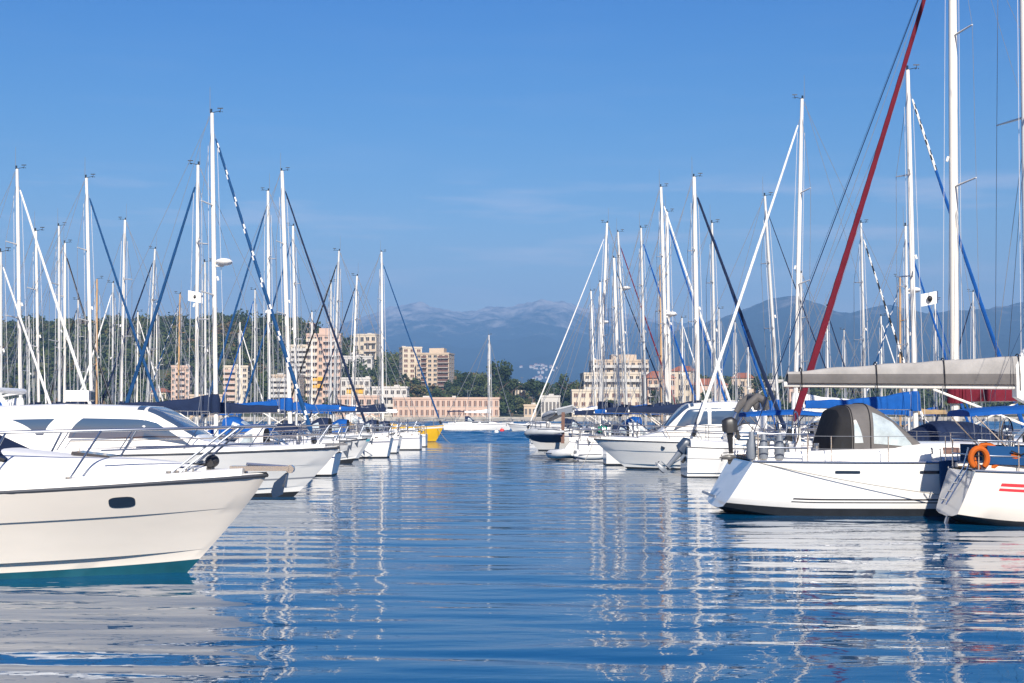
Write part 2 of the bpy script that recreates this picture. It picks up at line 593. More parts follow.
class Hull:
    def __init__(s, L, B, F0, Fm, F1, rb=0.6, rs=0.0, sr=0.75, sm=0.42, kind='sail', top='gelcoat', bottom='antifoul_black', bands=(), NS=26, paint=0.07, wedge=0.0, pb=0.8):
        s.L, s.B, s.F0, s.Fm, s.F1, s.rb, s.rs, s.sr, s.sm = L, B, F0, Fm, F1, rb, rs, sr, sm
        s.kind, s.top, s.bottom, s.bands, s.NS, s.pz, s.wedge, s.pb = kind, top, bottom, bands, NS, paint, wedge, pb

    def sheer(s, u):
        return s.F0 * (u - .45) * (u - 1) / .45 + s.Fm * u * (u - 1) / (-.45 * .55) + s.F1 * u * (u - .45) / .55

    slift = 0.0

    def paint(s, u):
        return s.pz + s.wedge * u ** 5 + s.slift * .40 * max(0.0, 1 - u / .16) ** 1.5

    def xs(s, z):
        return -s.L / 2 + s.rs * max(-0.2, z / s.F0)

    def xb(s, z):
        return s.L / 2 - s.rb * max(0.0, 1 - z / s.F1) ** 1.15

    def f(s, u, p, q, sr):
        if u < s.sm:
            return sr + (1 - sr) * math.sin(math.pi / 2 * u / s.sm)
        return max(0.0, 1 - ((u - s.sm) / (1 - s.sm)) ** p) ** q

    def half(s, u, t):
        if s.kind == 'sail':
            fd, fw, g = s.f(u, 2.1, s.pb, s.sr), s.f(u, 1.7, 0.95, s.sr * 0.92) * 0.90, t ** 0.6
        else:
            fd, fw, g = s.f(u, 2.3, s.pb, s.sr), s.f(u, 1.75, 1.0, s.sr) * 0.84, t ** 1.05
        return s.B / 2 * (fw + (fd - fw) * g)

    def pt(s, u, t, off=0.0):
        zp = s.paint(u)
        z = zp + t * (s.sheer(u) - zp)
        x = s.xs(z) + (s.xb(z) - s.xs(z)) * u
        return Vector((x, max(0.0, s.half(u, t) + off * min(1, (1 - u) * 7)), z))

    def under(s, u, k, d):
        dep = s.L * 0.045 * (1 - 0.75 * u ** 4)
        z = -dep * d
        if s.slift:
            w_ = max(0.0, 1 - u / .22) ** 1.3
            z = (1 - w_) * (-dep * d) + w_ * (s.slift * .75 - .10 * d)
            z = min(z, s.paint(u) - .02)
        x = s.xs(z) + (s.xb(z) - s.xs(z)) * u
        return Vector((x, s.half(u, 0) * k, z))

    def edge(s, u, sg=1, inset=0.0, dz=0.0):
        p = s.pt(u, 1.0)
        return Vector((p.x, sg * max(0.0, p.y - inset), p.z + dz))

    def x2u(s, x):
        lo, hi = 0.0, 1.0
        for _ in range(30):
            m = (lo + hi) / 2
            if s.pt(m, 1).x < x:
                lo = m
            else:
                hi = m
        return (lo + hi) / 2

    def mesh(s, mb):
        ts = {0.0, 1.0, 0.3, 0.55, 0.8}
        for b in s.bands:
            ts.update((b[0], b[1]))
        rows = [('k', 0.0, 1.0), ('k', 0.6, 0.8), ('k', 0.93, 0.25)]
        if s.kind == 'motor':
            ts.update((0.12, 0.62))
        for t in sorted(ts):
            if s.kind == 'motor' and t == 0.12:
                rows += [('t', 0.12, -0.05), ('t', 0.125, 0.015)]
            elif s.kind == 'motor' and t == 0.62:
                rows += [('t', 0.62, 0.0), ('t', 0.628, 0.03)]
            else:
                o = 0.0
                if s.kind == 'motor':
                    o = -0.05 if t < 0.12 else (0.03 if t > 0.62 else 0.0)
                rows.append(('t', t, o))
        us = [1 - (1 - i / s.NS) ** 1.25 for i in range(s.NS + 1)]
        P = []
        for u in us:
            P.append([s.under(u, r[1], r[2]) if r[0] == 'k' else s.pt(u, r[1], r[2]) for r in rows])

        def kf(i, j):
            if rows[j][0] == 'k':
                return s.bottom
            tm = (rows[j][1] + rows[min(j + 1, len(rows) - 1)][1]) / 2
            um = (us[i] + us[i + 1]) / 2
            for b in s.bands:
                if b[0] <= tm <= b[1] and (len(b) < 4 or b[3] <= um <= b[4]):
                    return b[2]
            return s.top
        for sg in (1, -1):
            rings = [[Vector((p.x, p.y * sg, p.z)) for p in col] for col in P]
            mb.loft(rings, s.top, closed=False, caps=False, kf=kf)
        # transom
        port, star = P[0], [Vector((p.x, -p.y, p.z)) for p in P[0]]
        for j in range(len(rows) - 1):
            mb.add([port[j], port[j + 1], star[j + 1], star[j]], [(0, 1, 2, 3)], s.bottom if rows[j][0] == 'k' and not s.slift else s.top)
        return s

    def deck(s, mb, k, camber=0.05, n=4, dz=0.0):
        rings = []
        for i in range(s.NS + 1):
            u = 1 - (1 - i / s.NS) ** 1.25
            e = s.pt(u, 1.0)
            rings.append([Vector((e.x, e.y * (1 - 2 * j / n), e.z + dz + camber * (1 - (1 - 2 * j / n) ** 2))) for j in range(n + 1)])
        mb.loft(rings, k, closed=False, caps=False)

    def rail(s, mb, k, r, u0=0.0, u1=1.0, dz=0.0, inset=0.0, n=20, t=1.0):
        for sg in (1, -1):
            pts = []
            for i in range(n + 1):
                p = s.pt(u0 + (u1 - u0) * i / n, t)
                pts.append((p.x, sg * max(0, p.y - inset), p.z + dz))
            mb.tube(pts, r, k, n=6)


# ------------------------------------------------------------------ setting: water, haze, hills, mountains
def grid_mesh(name, P, k, smooth=True):
    """P: array (ny, nx, 3)"""
    ny, nx = P.shape[:2]
    me = bpy.data.meshes.new(name)
    idx = np.arange(ny * nx).reshape(ny, nx)
    q = np.stack([idx[:-1, :-1], idx[:-1, 1:], idx[1:, 1:], idx[1:, :-1]], -1).reshape(-1, 4)
    me.from_pydata(P.reshape(-1, 3).tolist(), [], q.tolist())
    me.materials.append(MATS[k])
    if smooth:
        me.polygons.foreach_set('use_smooth', [True] * len(me.polygons))
    o = bpy.data.objects.new(name, me)
    COL.objects.link(o)
    return o


def vnoise(x, y, seed):
    xi, yi = np.floor(x).astype(int), np.floor(y).astype(int)
    xf, yf = x - xi, y - yi

    def h(a, b):
        n = (a * 374761393 + b * 668265263 + seed * 974711) & 0x7fffffff
        n = (n ^ (n >> 13)) * 1274126177 & 0x7fffffff
        return ((n ^ (n >> 16)) & 0xffff) / 65535.0
    u, v = xf * xf * (3 - 2 * xf), yf * yf * (3 - 2 * yf)
    return (h(xi, yi) * (1 - u) + h(xi + 1, yi) * u) * (1 - v) + (h(xi, yi + 1) * (1 - u) + h(xi + 1, yi + 1) * u) * v


def fbm(x, y, seed, o=5, ridged=False):
    s, a, t = 0, 1.0, 0
    for i in range(o):
        n = vnoise(x * 2 ** i, y * 2 ** i, seed + i)
        if ridged:
            n = 1 - abs(2 * n - 1)
        s = s + a * n
        t += a
        a *= 0.5
    return s / t


wp = np.array([[[-5900, -90, -.12], [5900, -90, -.12]], [[-5900, 9900, -.12], [5900, 9900, -.12]]], float)
water = grid_mesh('sea_water', wp, 'sea_water', False)
water['kind'] = 'structure'


def wave_sheet():
    """the harbour's ripples as real relief: a directional sea of many small wave trains"""
    yy = [5.0]
    while yy[-1] < 446:
        y = yy[-1]
        yy.append(y + (0.07 + 0.0011 * y if y < 130 else 0.42 + (y - 130) * .0016))
    yy = np.array(yy)
    uu = np.linspace(-620, 1644, 300)
    X = (uu[None, :] - 512) / FPX * yy[:, None]
    X = X * (1 + 6.0 / yy[:, None])
    Y = np.repeat(yy[:, None], len(uu), 1)
    g = np.random.default_rng(77)
    near = np.zeros_like(X)
    long_ = np.zeros_like(X)
    rough = np.zeros_like(X)
    n = 46
    for i in range(n):
        lam = 0.42 * (2.6 / 0.42) ** ((i + g.random()) / n)
        th = g.normal() * R(12)
        k = 2 * math.pi / lam
        a = SLOPE * math.sqrt(2.0 / n) / k
        w = a * np.sin(k * (X * math.sin(th) + Y * math.cos(th)) + g.random() * 6.28)
        w = w * np.clip((lam / (0.07 + 0.0011 * np.minimum(Y, 130)) - 2.5) / 2.5, 0, 1)
        near += w
    for i in range(26):
        lam = 1.3 * (5.0 / 1.3) ** ((i + g.random()) / 26)
        th = g.normal() * R(24)
        k = 2 * math.pi / lam
        rough += RUFFLE * math.sqrt(2.0 / 26) / k * np.sin(k * (X * math.sin(th) + Y * math.cos(th)) + g.random() * 6.28)
    patch = 0.55 + 0.9 * fbm(X / 9.0 + 31, Y / 6.0, 41, 3)
    ruf = np.clip((Y + 9 * (fbm(X / 14.0 + 50, Y / 9.0 + 7, 51, 3) - .5) - 112) / 10, 0, 1)
    fade = np.clip((446 - Y) / 12, 0, 1)
    Z = (near * patch * (1 - ruf) + rough * ruf) * fade
    return np.stack([X, Y, Z], -1)


SLOPE, RUFFLE = 0.030, 0.15

RID_U = np.array([-500, 0, 100, 200, 285, 320, 360, 400, 450, 500, 530, 560, 600, 660, 750, 850, 1024, 1500])
RID_Y = np.array([322, 322, 320, 317, 318, 328, 345, 358, 373, 379, 389, 388, 381, 376, 379, 381, 381, 376])


def terrain(x, y):
    x, y = np.asarray(x, float), np.asarray(y, float)
    u = x / np.maximum(y, 1) * FPX + 512
    hr = (414 - np.interp(u, RID_U, RID_Y)) / FPX * 750 + HC - 7.5
    t = np.clip((y - 462) / (750 - 462), 0, 1)
    p = t * t * (3 - 2 * t)
    back = np.clip((y - 800) / 500, 0, 1)
    p = p * (1 - back * back * (3 - 2 * back))
    nz = (fbm(x / 60, y / 60, 3, 4) - 0.5) * 7 * p
    return 1.25 + hr * p + nz - 6 * back


ys = np.concatenate([np.linspace(450.5, 760, 70), np.linspace(770, 1350, 30)])
xs_ = np.linspace(-520, 520, 180)
gx, gy = np.meshgrid(xs_, ys)
hill = grid_mesh('hill', np.stack([gx, gy, terrain(gx, gy)], -1), 'hill_ground')
hill['kind'] = 'structure'

q = MB()
q.box((0, 450.2, 0.1), (1040, 3.0, 2.6), 'stone_quay')
for i in range(170):
    x = -200 + i * 2.4 + random.uniform(-.5, .5)
    q.box((x, 448.3 + random.uniform(-.4, .4), 0.15), (random.uniform(1.4, 2.4), 1.6, random.uniform(0.9, 1.7)), 'stone_quay', random.uniform(-.5, .5), random.uniform(-.3, .3))
qo = q.build('quay', smooth=False)
qo['kind'] = 'structure'

M_U = np.array([-700, -200, 0, 150, 250, 320, 360, 395, 420, 445, 470, 490, 512, 540, 562, 585, 620, 660, 720, 800, 900, 1400])
M_Y = np.array([330, 330, 330, 334, 333, 330, 322, 313, 309, 311, 314, 309, 304, 300, 306, 314, 317, 321, 325, 330, 335, 338])
N_U = np.array([-700, 560, 600, 640, 680, 720, 755, 780, 800, 820, 850, 890, 930, 975, 1024, 1100, 1300, 1800])
N_Y = np.array([430, 420, 380, 345, 328, 316, 305, 299, 295, 300, 309, 305, 311, 309, 304, 300, 312, 318])


def mount(x, y, U, Y, y0, yr, seed, rough):
    u = x / y * FPX + 512
    hr = (414 - np.interp(u, U, Y)) / FPX * yr
    t = np.clip((y - y0) / (yr - y0), 0, 1)
    p = t ** 1.25
    bk = np.clip((y - yr) / (yr * 0.12), 0, 1)
    p = p * (1 - 0.8 * bk)
    r = fbm(x / 900, y / 900, seed, 6, True) - 0.55
    return hr * p * (1 + r * rough * (0.35 + 0.65 * (1 - t))) + (fbm(x / 420, y / 420, seed + 9, 5, True) - 0.6) * hr * 0.16 * t + (fbm(x / 130, y / 130, seed + 19, 4, True) - 0.6) * hr * 0.07 * t


gx, gy = np.meshgrid(np.linspace(-4600, 4600, 620), np.concatenate([np.linspace(3300, 6400, 70), np.linspace(6425, 8000, 75), np.linspace(8030, 8900, 12)]))
far = grid_mesh('mountain_range', np.stack([gx, gy, mount(gx, gy, M_U, M_Y, 3400, 8000, 5, 0.42) - 2], -1), 'mountain_rock')
far['kind'] = 'structure'
gx, gy = np.meshgrid(np.linspace(-400, 4700, 300), np.concatenate([np.linspace(2700, 5400, 110), np.linspace(5420, 6000, 12)]))
near = grid_mesh('mountain_ridge', np.stack([gx, gy, mount(gx, gy, N_U, N_Y, 2800, 5400, 15, 0.35) - 4], -1), 'mountain_rock')
near['kind'] = 'structure'

ripples = grid_mesh('harbour_water', wave_sheet(), 'sea_water')
ripples['kind'] = 'structure'

hz = MB()
hz.box((0, 4950, 420), (12000, 10100, 850), 'concrete')
hm = bpy.data.materials.new('haze_air')
hm.use_nodes = True
nt = hm.node_tree
for n in list(nt.nodes):
    if n.type == 'BSDF_PRINCIPLED':
        nt.nodes.remove(n)
pv = nt.nodes.new('ShaderNodeVolumePrincipled')
pv.inputs['Color'].default_value = (0.23, 0.47, 0.86, 1)
pv.inputs['Density'].default_value = 0.00020
pv.inputs['Anisotropy'].default_value = -0.15
nt.links.new(pv.outputs[0], [n for n in nt.nodes if n.type == 'OUTPUT_MATERIAL'][0].inputs['Volume'])
MATS['haze_air'] = hm
hz.mats = ['haze_air']
ho = hz.build('haze', smooth=False)
ho['kind'] = 'stuff'


# ------------------------------------------------------------------ woods and trees
def leaf_cloud(centres, radii, n_each, size, seed):
    """many leaf-clump quads spread through ellipsoidal lumps; centres (k,3), radii (k,3)"""
    g = np.random.default_rng(seed)
    k = len(centres)
    n = k * n_each
    c = np.repeat(np.asarray(centres, float), n_each, 0)
    rd = np.repeat(np.asarray(radii, float), n_each, 0)
    d = g.normal(size=(n, 3))
    d /= np.linalg.norm(d, axis=1, keepdims=True)
    rr = g.random((n, 1)) ** 0.45
    p = c + d * rd * rr * (0.85 + 0.3 * g.random((n, 1)))
    a = g.normal(size=(n, 3)); a[:, 2] *= 0.7
    a /= np.linalg.norm(a, axis=1, keepdims=True)
    b = np.cross(a, g.normal(size=(n, 3)))
    b /= np.linalg.norm(b, axis=1, keepdims=True) + 1e-9
    s = (size * (0.6 + 0.8 * g.random((n, 1))))
    V = np.stack([p - a * s - b * s * .6, p + a * s - b * s * .8, p + a * s * .8 + b * s * .7, p - a * s * .7 + b * s * .6], 1)
    return V.reshape(-1, 3), n


def leaf_object(name, V, n, tint, parent=None):
    me = bpy.data.meshes.new(name)
    me.vertices.add(n * 4)
    me.vertices.foreach_set('co', V.astype(np.float32).ravel())
    me.loops.add(n * 4)
    me.loops.foreach_set('vertex_index', np.arange(n * 4, dtype=np.int32))
    me.polygons.add(n)
    me.polygons.foreach_set('loop_start', np.arange(0, n * 4, 4, dtype=np.int32))
    me.update(calc_edges=True)
    at = me.attributes.new('tint', 'FLOAT', 'FACE')
    at.data.foreach_set('value', np.asarray(tint, np.float32))
    me.materials.append(MATS['leaves'])
    me.validate()
    o = bpy.data.objects.new(name, me)
    COL.objects.link(o)
    if parent is not None:
        o.parent = parent
    return o


def wood():
    C, Rd, T = [], [], []
    g = np.random.default_rng(5)
    n = 0
    while n < 3400:
        y = 480 + 340 * g.random() ** 0.9
        u = -150 + 1350 * g.random()
        x = (u - 512) / FPX * y
        z = float(terrain(x, y))
        h = 4.0 + 4.5 * g.random() ** 1.5
        if y < 540:
            h *= 0.75
        w = h * (0.42 + 0.25 * g.random())
        t = g.random() ** 1.4
        for _ in range(3):
            C.append((x + g.normal() * w * .4, y + g.normal() * w * .4, z + h * (0.45 + 0.3 * g.random())))
            Rd.append((w * .75, w * .75, h * .38))
            T.append(np.clip(t + g.normal() * .1, 0, 1))
        n += 1
    ne = 34
    V, k = leaf_cloud(C, Rd, ne, 0.62, 3)
    o = leaf_object('hillside_woods', V, k, np.clip(np.repeat(T, ne) + np.random.default_rng(1).normal(size=k) * .08, 0, 1))
    o['kind'] = 'stuff'
    o['label'] = 'dense green woods covering the hill behind the harbour'


wood()


def tree(label, u, y, Y, w, h, tint, style='round', seed=0):
    x = Xat(u, Y)
    z = float(terrain(x, Y))
    g = np.random.default_rng(seed)
    r = empty('tree', (x, Y, z))
    tag(r, label, 'tree', 'trees behind the harbour buildings')
    mb = MB()
    mb.tube([(0, 0, -0.4), (0.1, 0, h * .25), (-.05, .1, h * .5), (.1, 0, h * .8)], [h * .035, h * .028, h * .02, h * .008], 'bark', 7)
    for i in range(6):
        a = i * 2.4 + g.random()
        z0 = h * (.3 + .07 * i)
        mb.tube([(0, 0, z0), (math.cos(a) * w * .25, math.sin(a) * w * .25, z0 + h * .12), (math.cos(a) * w * .42, math.sin(a) * w * .42, z0 + h * .17)], [h * .014, h * .01, h * .005], 'bark', 5)
    mb.build('trunk', r)
    C, Rd, T = [], [], []
    nl = 13
    for i in range(nl):
        a = g.random() * 6.28
        q_ = g.random() ** .5
        if style == 'umbrella':
            C.append((math.cos(a) * w * .42 * q_, math.sin(a) * w * .42 * q_, h * (.80 - .12 * q_ + .06 * g.random())))
            Rd.append((w * .17, w * .17, h * .09))
        else:
            zz = g.random()
            sp = math.sqrt(max(0, 1 - (zz * 1.6 - .8) ** 2))
            C.append((math.cos(a) * w * .36 * q_ * sp, math.sin(a) * w * .36 * q_ * sp, h * (.32 + .55 * zz)))
            Rd.append((w * .2, w * .2, h * .13))
        T.append(np.clip(tint + g.normal() * .14, 0, 1))
    ne = 110
    V, k = leaf_cloud(C, Rd, ne, max(.22, w * .035), seed + 40)
    leaf_object('crown', V, k, np.clip(np.repeat(T, ne) + g.normal(size=k) * .07, 0, 1), r)


for i, (u, Y, w, h, tn, st, lb) in enumerate([
    (466, 545, 11, 14, .10, 'round', 'dark green tree behind the pink arcaded building, left of the far mast'),
    (478, 540, 9, 13, .35, 'round', 'green tree rising behind the pink building, next to the far mast'),
    (500, 500, 11, 19.5, .06, 'round', 'tallest dark tree at the right end of the pink building'),
    (512, 495, 9, 13, .3, 'round', 'bushy green tree just right of the pink building'),
    (533, 520, 14, 14.0, .08, 'umbrella', 'dark umbrella pine standing clear against the far mountain'),
    (524, 485, 7, 7, .8, 'round', 'low olive tree by the water right of the pink building'),
    (552, 500, 9, 10, .15, 'round', 'dark tree between the umbrella pine and the cream building'),
    (566, 520, 11, 15, .2, 'round', 'green tree left of the stepped apartment block'),
    (577, 512, 9, 13, .4, 'round', 'mid green tree touching the stepped apartment block'),
    (438, 500, 8, 10, .2, 'round', 'green tree above the left part of the pink building'),
    (417, 520, 9, 10, .9, 'round', 'reddish brown tree above the pink building'),
    (455, 520, 8, 10, .55, 'round', 'yellow green tree above the middle of the pink building'),
    (345, 560, 9, 13, .1, 'round', 'dark tree right of the pale tower block'),
    (392, 560, 9, 11, .3, 'round', 'green tree below the cream twin tower'),
    (658, 480, 7, 10, .1, 'round', 'dark tree in front of the orange building'),
    (690, 505, 8, 14, .15, 'umbrella', 'dark pine in front of the red roofed block'),
    (722, 505, 8, 12, .25, 'round', 'green tree beside the red roofed houses'),
    (755, 520, 9, 14, .12, 'round', 'dark tree among the houses behind the right masts'),
    (706, 484, 8, 9, .35, 'round', 'light green tree in front of the low wide pink house'),
    (733, 486, 9, 11, .2, 'round', 'dark green tree between the pink and sand coloured houses'),
    (770, 482, 10, 9, .6, 'round', 'olive tree in front of the white flat roofed block'),
    (782, 500, 9, 12, .1, 'round', 'dark tree left of the small pink house'),
    (668, 478, 7, 8, .5, 'round', 'low yellow green tree before the pale orange building'),
    (612, 463, 6, 6, .4, 'round', 'small tree by the quay in front of the low cream building'),
    (205, 500, 8, 10, .2, 'round', 'dark green tree between the two small tower blocks'),
    (262, 500, 8, 11, .3, 'round', 'green tree right of the small tower blocks'),
]):
    tree(lb, u, 0, Y, w, h, tn, st, 100 + i)


# ------------------------------------------------------------------ buildings
WIN_CACHE = {}


def building(name, label, u0, u1, yt, Y, cols, floors, wall='wall_cream', depth=None, rot=0.0, roof='flat', balc=(), awn=None, penthouse=False, win=(0.55, 0.5), dark='window_glass', side=True, arch=False, base=None):
    xc = Xat((u0 + u1) / 2, Y, 8)
    w = (u1 - u0) / FPX * Y / max(0.6, math.cos(rot))
    d = depth or w * .7
    zb = float(terrain(xc, Y)) if base is None else base
    H = Zat(yt, Y) - zb
    r = empty(name, (xc, Y + d / 2, zb), rot)
    tag(r, label, 'building')
    mb = MB()
    mb.box((0, 0, H / 2 - 1.5), (w, d, H + 3.0), wall)
    if penthouse:
        mb.box((w * .08, 0, H + 1.3), (w * .45, d * .5, 2.6), wall)
    mb.build('wall', r, False)
    rb = MB()
    if roof == 'hip':
        o = .5
        rb.add([(-w / 2 - o, -d / 2 - o, H + .004), (w / 2 + o, -d / 2 - o, H + .004), (w / 2 + o, d / 2 + o, H + .004), (-w / 2 - o, d / 2 + o, H + .004), (-w * .25, 0, H + min(w, d) * .26), (w * .25, 0, H + min(w, d) * .26)],
               [(0, 1, 5, 4), (2, 3, 4, 5), (1, 2, 5), (3, 0, 4), (0, 3, 2, 1)], 'roof_tile')
    else:
        for s_ in ((0, -d / 2, w + .3, .35), (0, d / 2, w + .3, .35)):
            rb.box((s_[0], s_[1], H + .25), (s_[2], s_[3], .62), wall)
        for sx in (-1, 1):
            rb.box((sx * w / 2, 0, H + .25), (.35, d - .36, .62), wall)
        rb.box((0, 0, H + .03), (w - .4, d - .4, .05), 'roof_flat')
    ro = rb.build('roof', r, False)
    if roof == 'flat':
        for k in range(max(1, int(w / 9))):
            ch = MB()
            cx = random.uniform(-.4, .4) * w
            ch.box((cx, random.uniform(-.25, .25) * d, H + .55), (random.uniform(.8, 2.2), 1.2, 1.1), 'wall_white')
            ch.build('chimney', ro, False)
        ae = MB()
        ae.tube([(w * .2, 0, H), (w * .2, 0, H + 3.2)], .06, 'wire', 4)
        ae.tube([(w * .2 - .7, 0, H + 2.8), (w * .2 + .7, 0, H + 2.8)], .05, 'wire', 4)
        ae.build('aerial', ro, False)
    fh = H / floors
    cw = w / cols
    ww, wh = cw * win[0], fh * win[1]
    key = (round(ww, 2), round(wh, 2), dark, arch)
    if key not in WIN_CACHE:
        m = MB()
        m.box((0, -.02, 0), (ww, .12, wh), dark)
        m.box((0, -.05, -wh / 2 - .06), (ww + .3, .3, .12), 'wall_white')
        m.box((0, -.05, 0), (.09, .16, wh), 'wall_white')
        o = m.build('window', r, False)
        WIN_CACHE[key] = o.data
        bpy.data.objects.remove(o)
    me = WIN_CACHE[key]
    n = 0
    for j in range(floors):
        for i in range(cols):
            if n >= 96:
                break
            share('window', me, r, (-w / 2 + cw * (i + .5), -d / 2, fh * (j + .5)))
            n += 1
    if side:
        sc_ = max(1, int(d / cw))
        for sx in (1, -1):
            for j in range(floors):
                for i in range(min(2, sc_)):
                    if n >= 96:
                        break
                    o = share('window', me, r, (sx * w / 2, -d / 2 + d * (i + .6) / 2.4, fh * (j + .5)))
                    o.rotation_euler = (0, 0, sx * math.pi / 2)
                    n += 1
    for (c0, c1, k) in balc:
        for j in range(1, floors):
            m = MB()
            bx0, bx1 = -w / 2 + cw * c0, -w / 2 + cw * c1
            m.box(((bx0 + bx1) / 2, -d / 2 - .7, fh * j + .1), (bx1 - bx0 - .15, 1.4, .2), 'wall_white')
            m.box(((bx0 + bx1) / 2, -d / 2 - 1.36, fh * j + .65), (bx1 - bx0 - .15, .1, .9), k)
            m.build('balcony', r, False)
    if awn:
        for (i, j, k) in awn:
            m = MB()
            m.add([(-w / 2 + cw * i + .1, -d / 2 - .02, fh * (j + .95)), (-w / 2 + cw * (i + 1) - .1, -d / 2 - .02, fh * (j + .95)),
                   (-w / 2 + cw * (i + 1) - .1, -d / 2 - 1.6, fh * (j + .55)), (-w / 2 + cw * i + .1, -d / 2 - 1.6, fh * (j + .55)),
                   (-w / 2 + cw * (i + 1) - .1, -d / 2 - 1.6, fh * (j + .40)), (-w / 2 + cw * i + .1, -d / 2 - 1.6, fh * (j + .40))],
                  [(0, 1, 2, 3), (3, 2, 4, 5)], k)
            m.build('awning', r, False)
    return r


building('tower_block', 'tall pale pink tower block with rows of balconies and yellow awnings', 305, 339, 335, 500, 6, 11, 'wall_pink', 11, .06, balc=((0, 2, 'wall_cream'), (3, 6, 'wall_pink')), awn=((1, 3, 'awning_yellow'), (2, 3, 'awning_yellow'), (1, 4, 'awning_yellow'), (2, 4, 'awning_yellow')), penthouse=True)
building('tower_block', 'small pink tower block, leftmost of the distant blocks', 170, 188, 367, 490, 4, 8, 'wall_pink', 8, .1, balc=((1, 3, 'wall_pink'),))
building('tower_block', 'cream tower block between the tall masts and the navy boom cover', 222, 246, 367, 495, 4, 8, 'wall_cream', 9, .1, balc=((0, 2, 'wall_pink'),))
building('apartment_building', 'pale blocky apartment house left of the tall tower block', 272, 300, 376, 490, 5, 7, 'wall_sand', 9, -.05, balc=((0, 3, 'wall_white'),), awn=((3, 2, 'awning_red'),))
building('apartment_building', 'cream block with wide balconies half hidden behind the tall tower', 286, 306, 346, 560, 4, 8, 'wall_cream', 9, .0, balc=((1, 4, 'wall_white'),))
building('house', 'orange pink house on the crest of the wooded hill', 298, 313, 324, 735, 3, 2, 'wall_orange', 8, .1, roof='flat')
building('apartment_building', 'square cream block standing in the woods on the hill', 355, 378, 335, 640, 4, 4, 'wall_cream', 9, -.2, balc=((2, 4, 'wall_sand'),))
building('house', 'long white villa below the square cream block on the hill', 340, 372, 357, 620, 5, 2, 'wall_white', 8, .0)
building('tower_block', 'tall blank cream tower of the hillside pair', 400, 419, 348, 610, 3, 8, 'wall_cream', 9, .25, dark='shutter_brown')
building('tower_block', 'wide pink and cream hillside block with dark red balconies', 418, 451, 354, 600, 6, 9, 'wall_sand', 12, -.15, balc=((1, 2, 'shutter_brown'), (4, 6, 'shutter_brown')), penthouse=True)
building('apartment_building', 'white block with yellow awnings right of the tall tower block', 340, 369, 379, 485, 5, 4, 'wall_white', 10, .05, awn=((1, 2, 'awning_yellow'), (2, 2, 'awning_yellow'), (3, 2, 'awning_yellow'), (2, 1, 'awning_yellow')), balc=((1, 4, 'wall_cream'),))
building('house', 'low pink house by the quay behind the left masts', 336, 380, 397, 466, 6, 2, 'wall_pink', 9, 0)
building('apartment_building', 'stepped white building with a pinkish upper wall behind the quay', 372, 407, 388, 478, 6, 3, 'wall_white', 10, 0, balc=((0, 6, 'wall_white'),))
building('arcade_building', 'long two storey pink building with rows of dark windows on the quay', 393, 499, 399, 466, 20, 2, 'wall_pink', 11, 0, win=(.5, .62), dark='shutter_brown')
building('apartment_building', 'big cream apartment block with stacked terraces behind the right masts', 583, 640, 374, 510, 9, 5, 'wall_cream', 14, .05, balc=((0, 3, 'wall_white'), (3, 9, 'wall_white')))
building('apartment_building', 'upper stepped wing of terraces with a pink roofline behind the masts', 592, 648, 361, 540, 9, 7, 'wall_sand', 14, .05, balc=((0, 9, 'wall_white'),), penthouse=True)
building('office_building', 'low cream building with blank left wall on the quay', 572, 641, 391, 470, 9, 3, 'wall_cream', 12, 0, win=(.5, .45), dark='shutter_brown')
building('apartment_building', 'pale orange building with red tile roof behind the wooden mast', 646, 674, 378, 492, 5, 4, 'wall_orange', 10, .1, roof='hip', balc=((0, 2, 'wall_cream'),))
building('house', 'tall cream house with the highest red tile roof on the shore', 676, 696, 371, 500, 3, 4, 'wall_cream', 11, -.35, roof='hip', win=(.4, .45))
building('house', 'low wide pink house with red roof behind the white diagonal furled sail', 694, 727, 385, 497, 6, 2, 'wall_pink', 9, .12, roof='hip', win=(.45, .45))
building('house', 'sand coloured house with red roof among the blue furled sails', 735, 756, 378, 520, 3, 3, 'wall_sand', 10, -.2, roof='hip', win=(.42, .45), balc=((0, 1, 'wall_white'),))
building('apartment_building', 'white flat roofed block with balconies behind the raked mast', 758, 783, 381, 540, 5, 3, 'wall_white', 10, .05, balc=((1, 5, 'wall_white'),))
building('house', 'small pink house with red roof left of the dark red furled sail', 786, 803, 388, 495, 3, 2, 'wall_pink', 9, .25, roof='hip', win=(.4, .45))
building('house', 'low white quay shed at the foot of the right hand houses', 700, 742, 402, 464, 8, 1, 'wall_white', 8, 0, win=(.4, .45))
building('house', 'low sand coloured hut at the water between the pink and cream buildings', 524, 536, 406, 468, 3, 1, 'wall_sand', 6, 0, roof='flat')
building('house', 'small flat roofed house peeping out of the trees near the umbrella pine', 515, 525, 385, 530, 3, 2, 'wall_cream', 6, 0)
building('kiosk', 'small white flat canopy building among the trees on the shore', 541, 560, 397, 480, 5, 1, 'wall_white', 6, 0)
building('house', 'cream hillside house left of the small pink tower block', 150, 166, 392, 500, 3, 2, 'wall_cream', 7, 0, roof='hip')
building('house', 'low sand house under the small tower blocks', 190, 222, 396, 470, 5, 2, 'wall_sand', 8, 0)

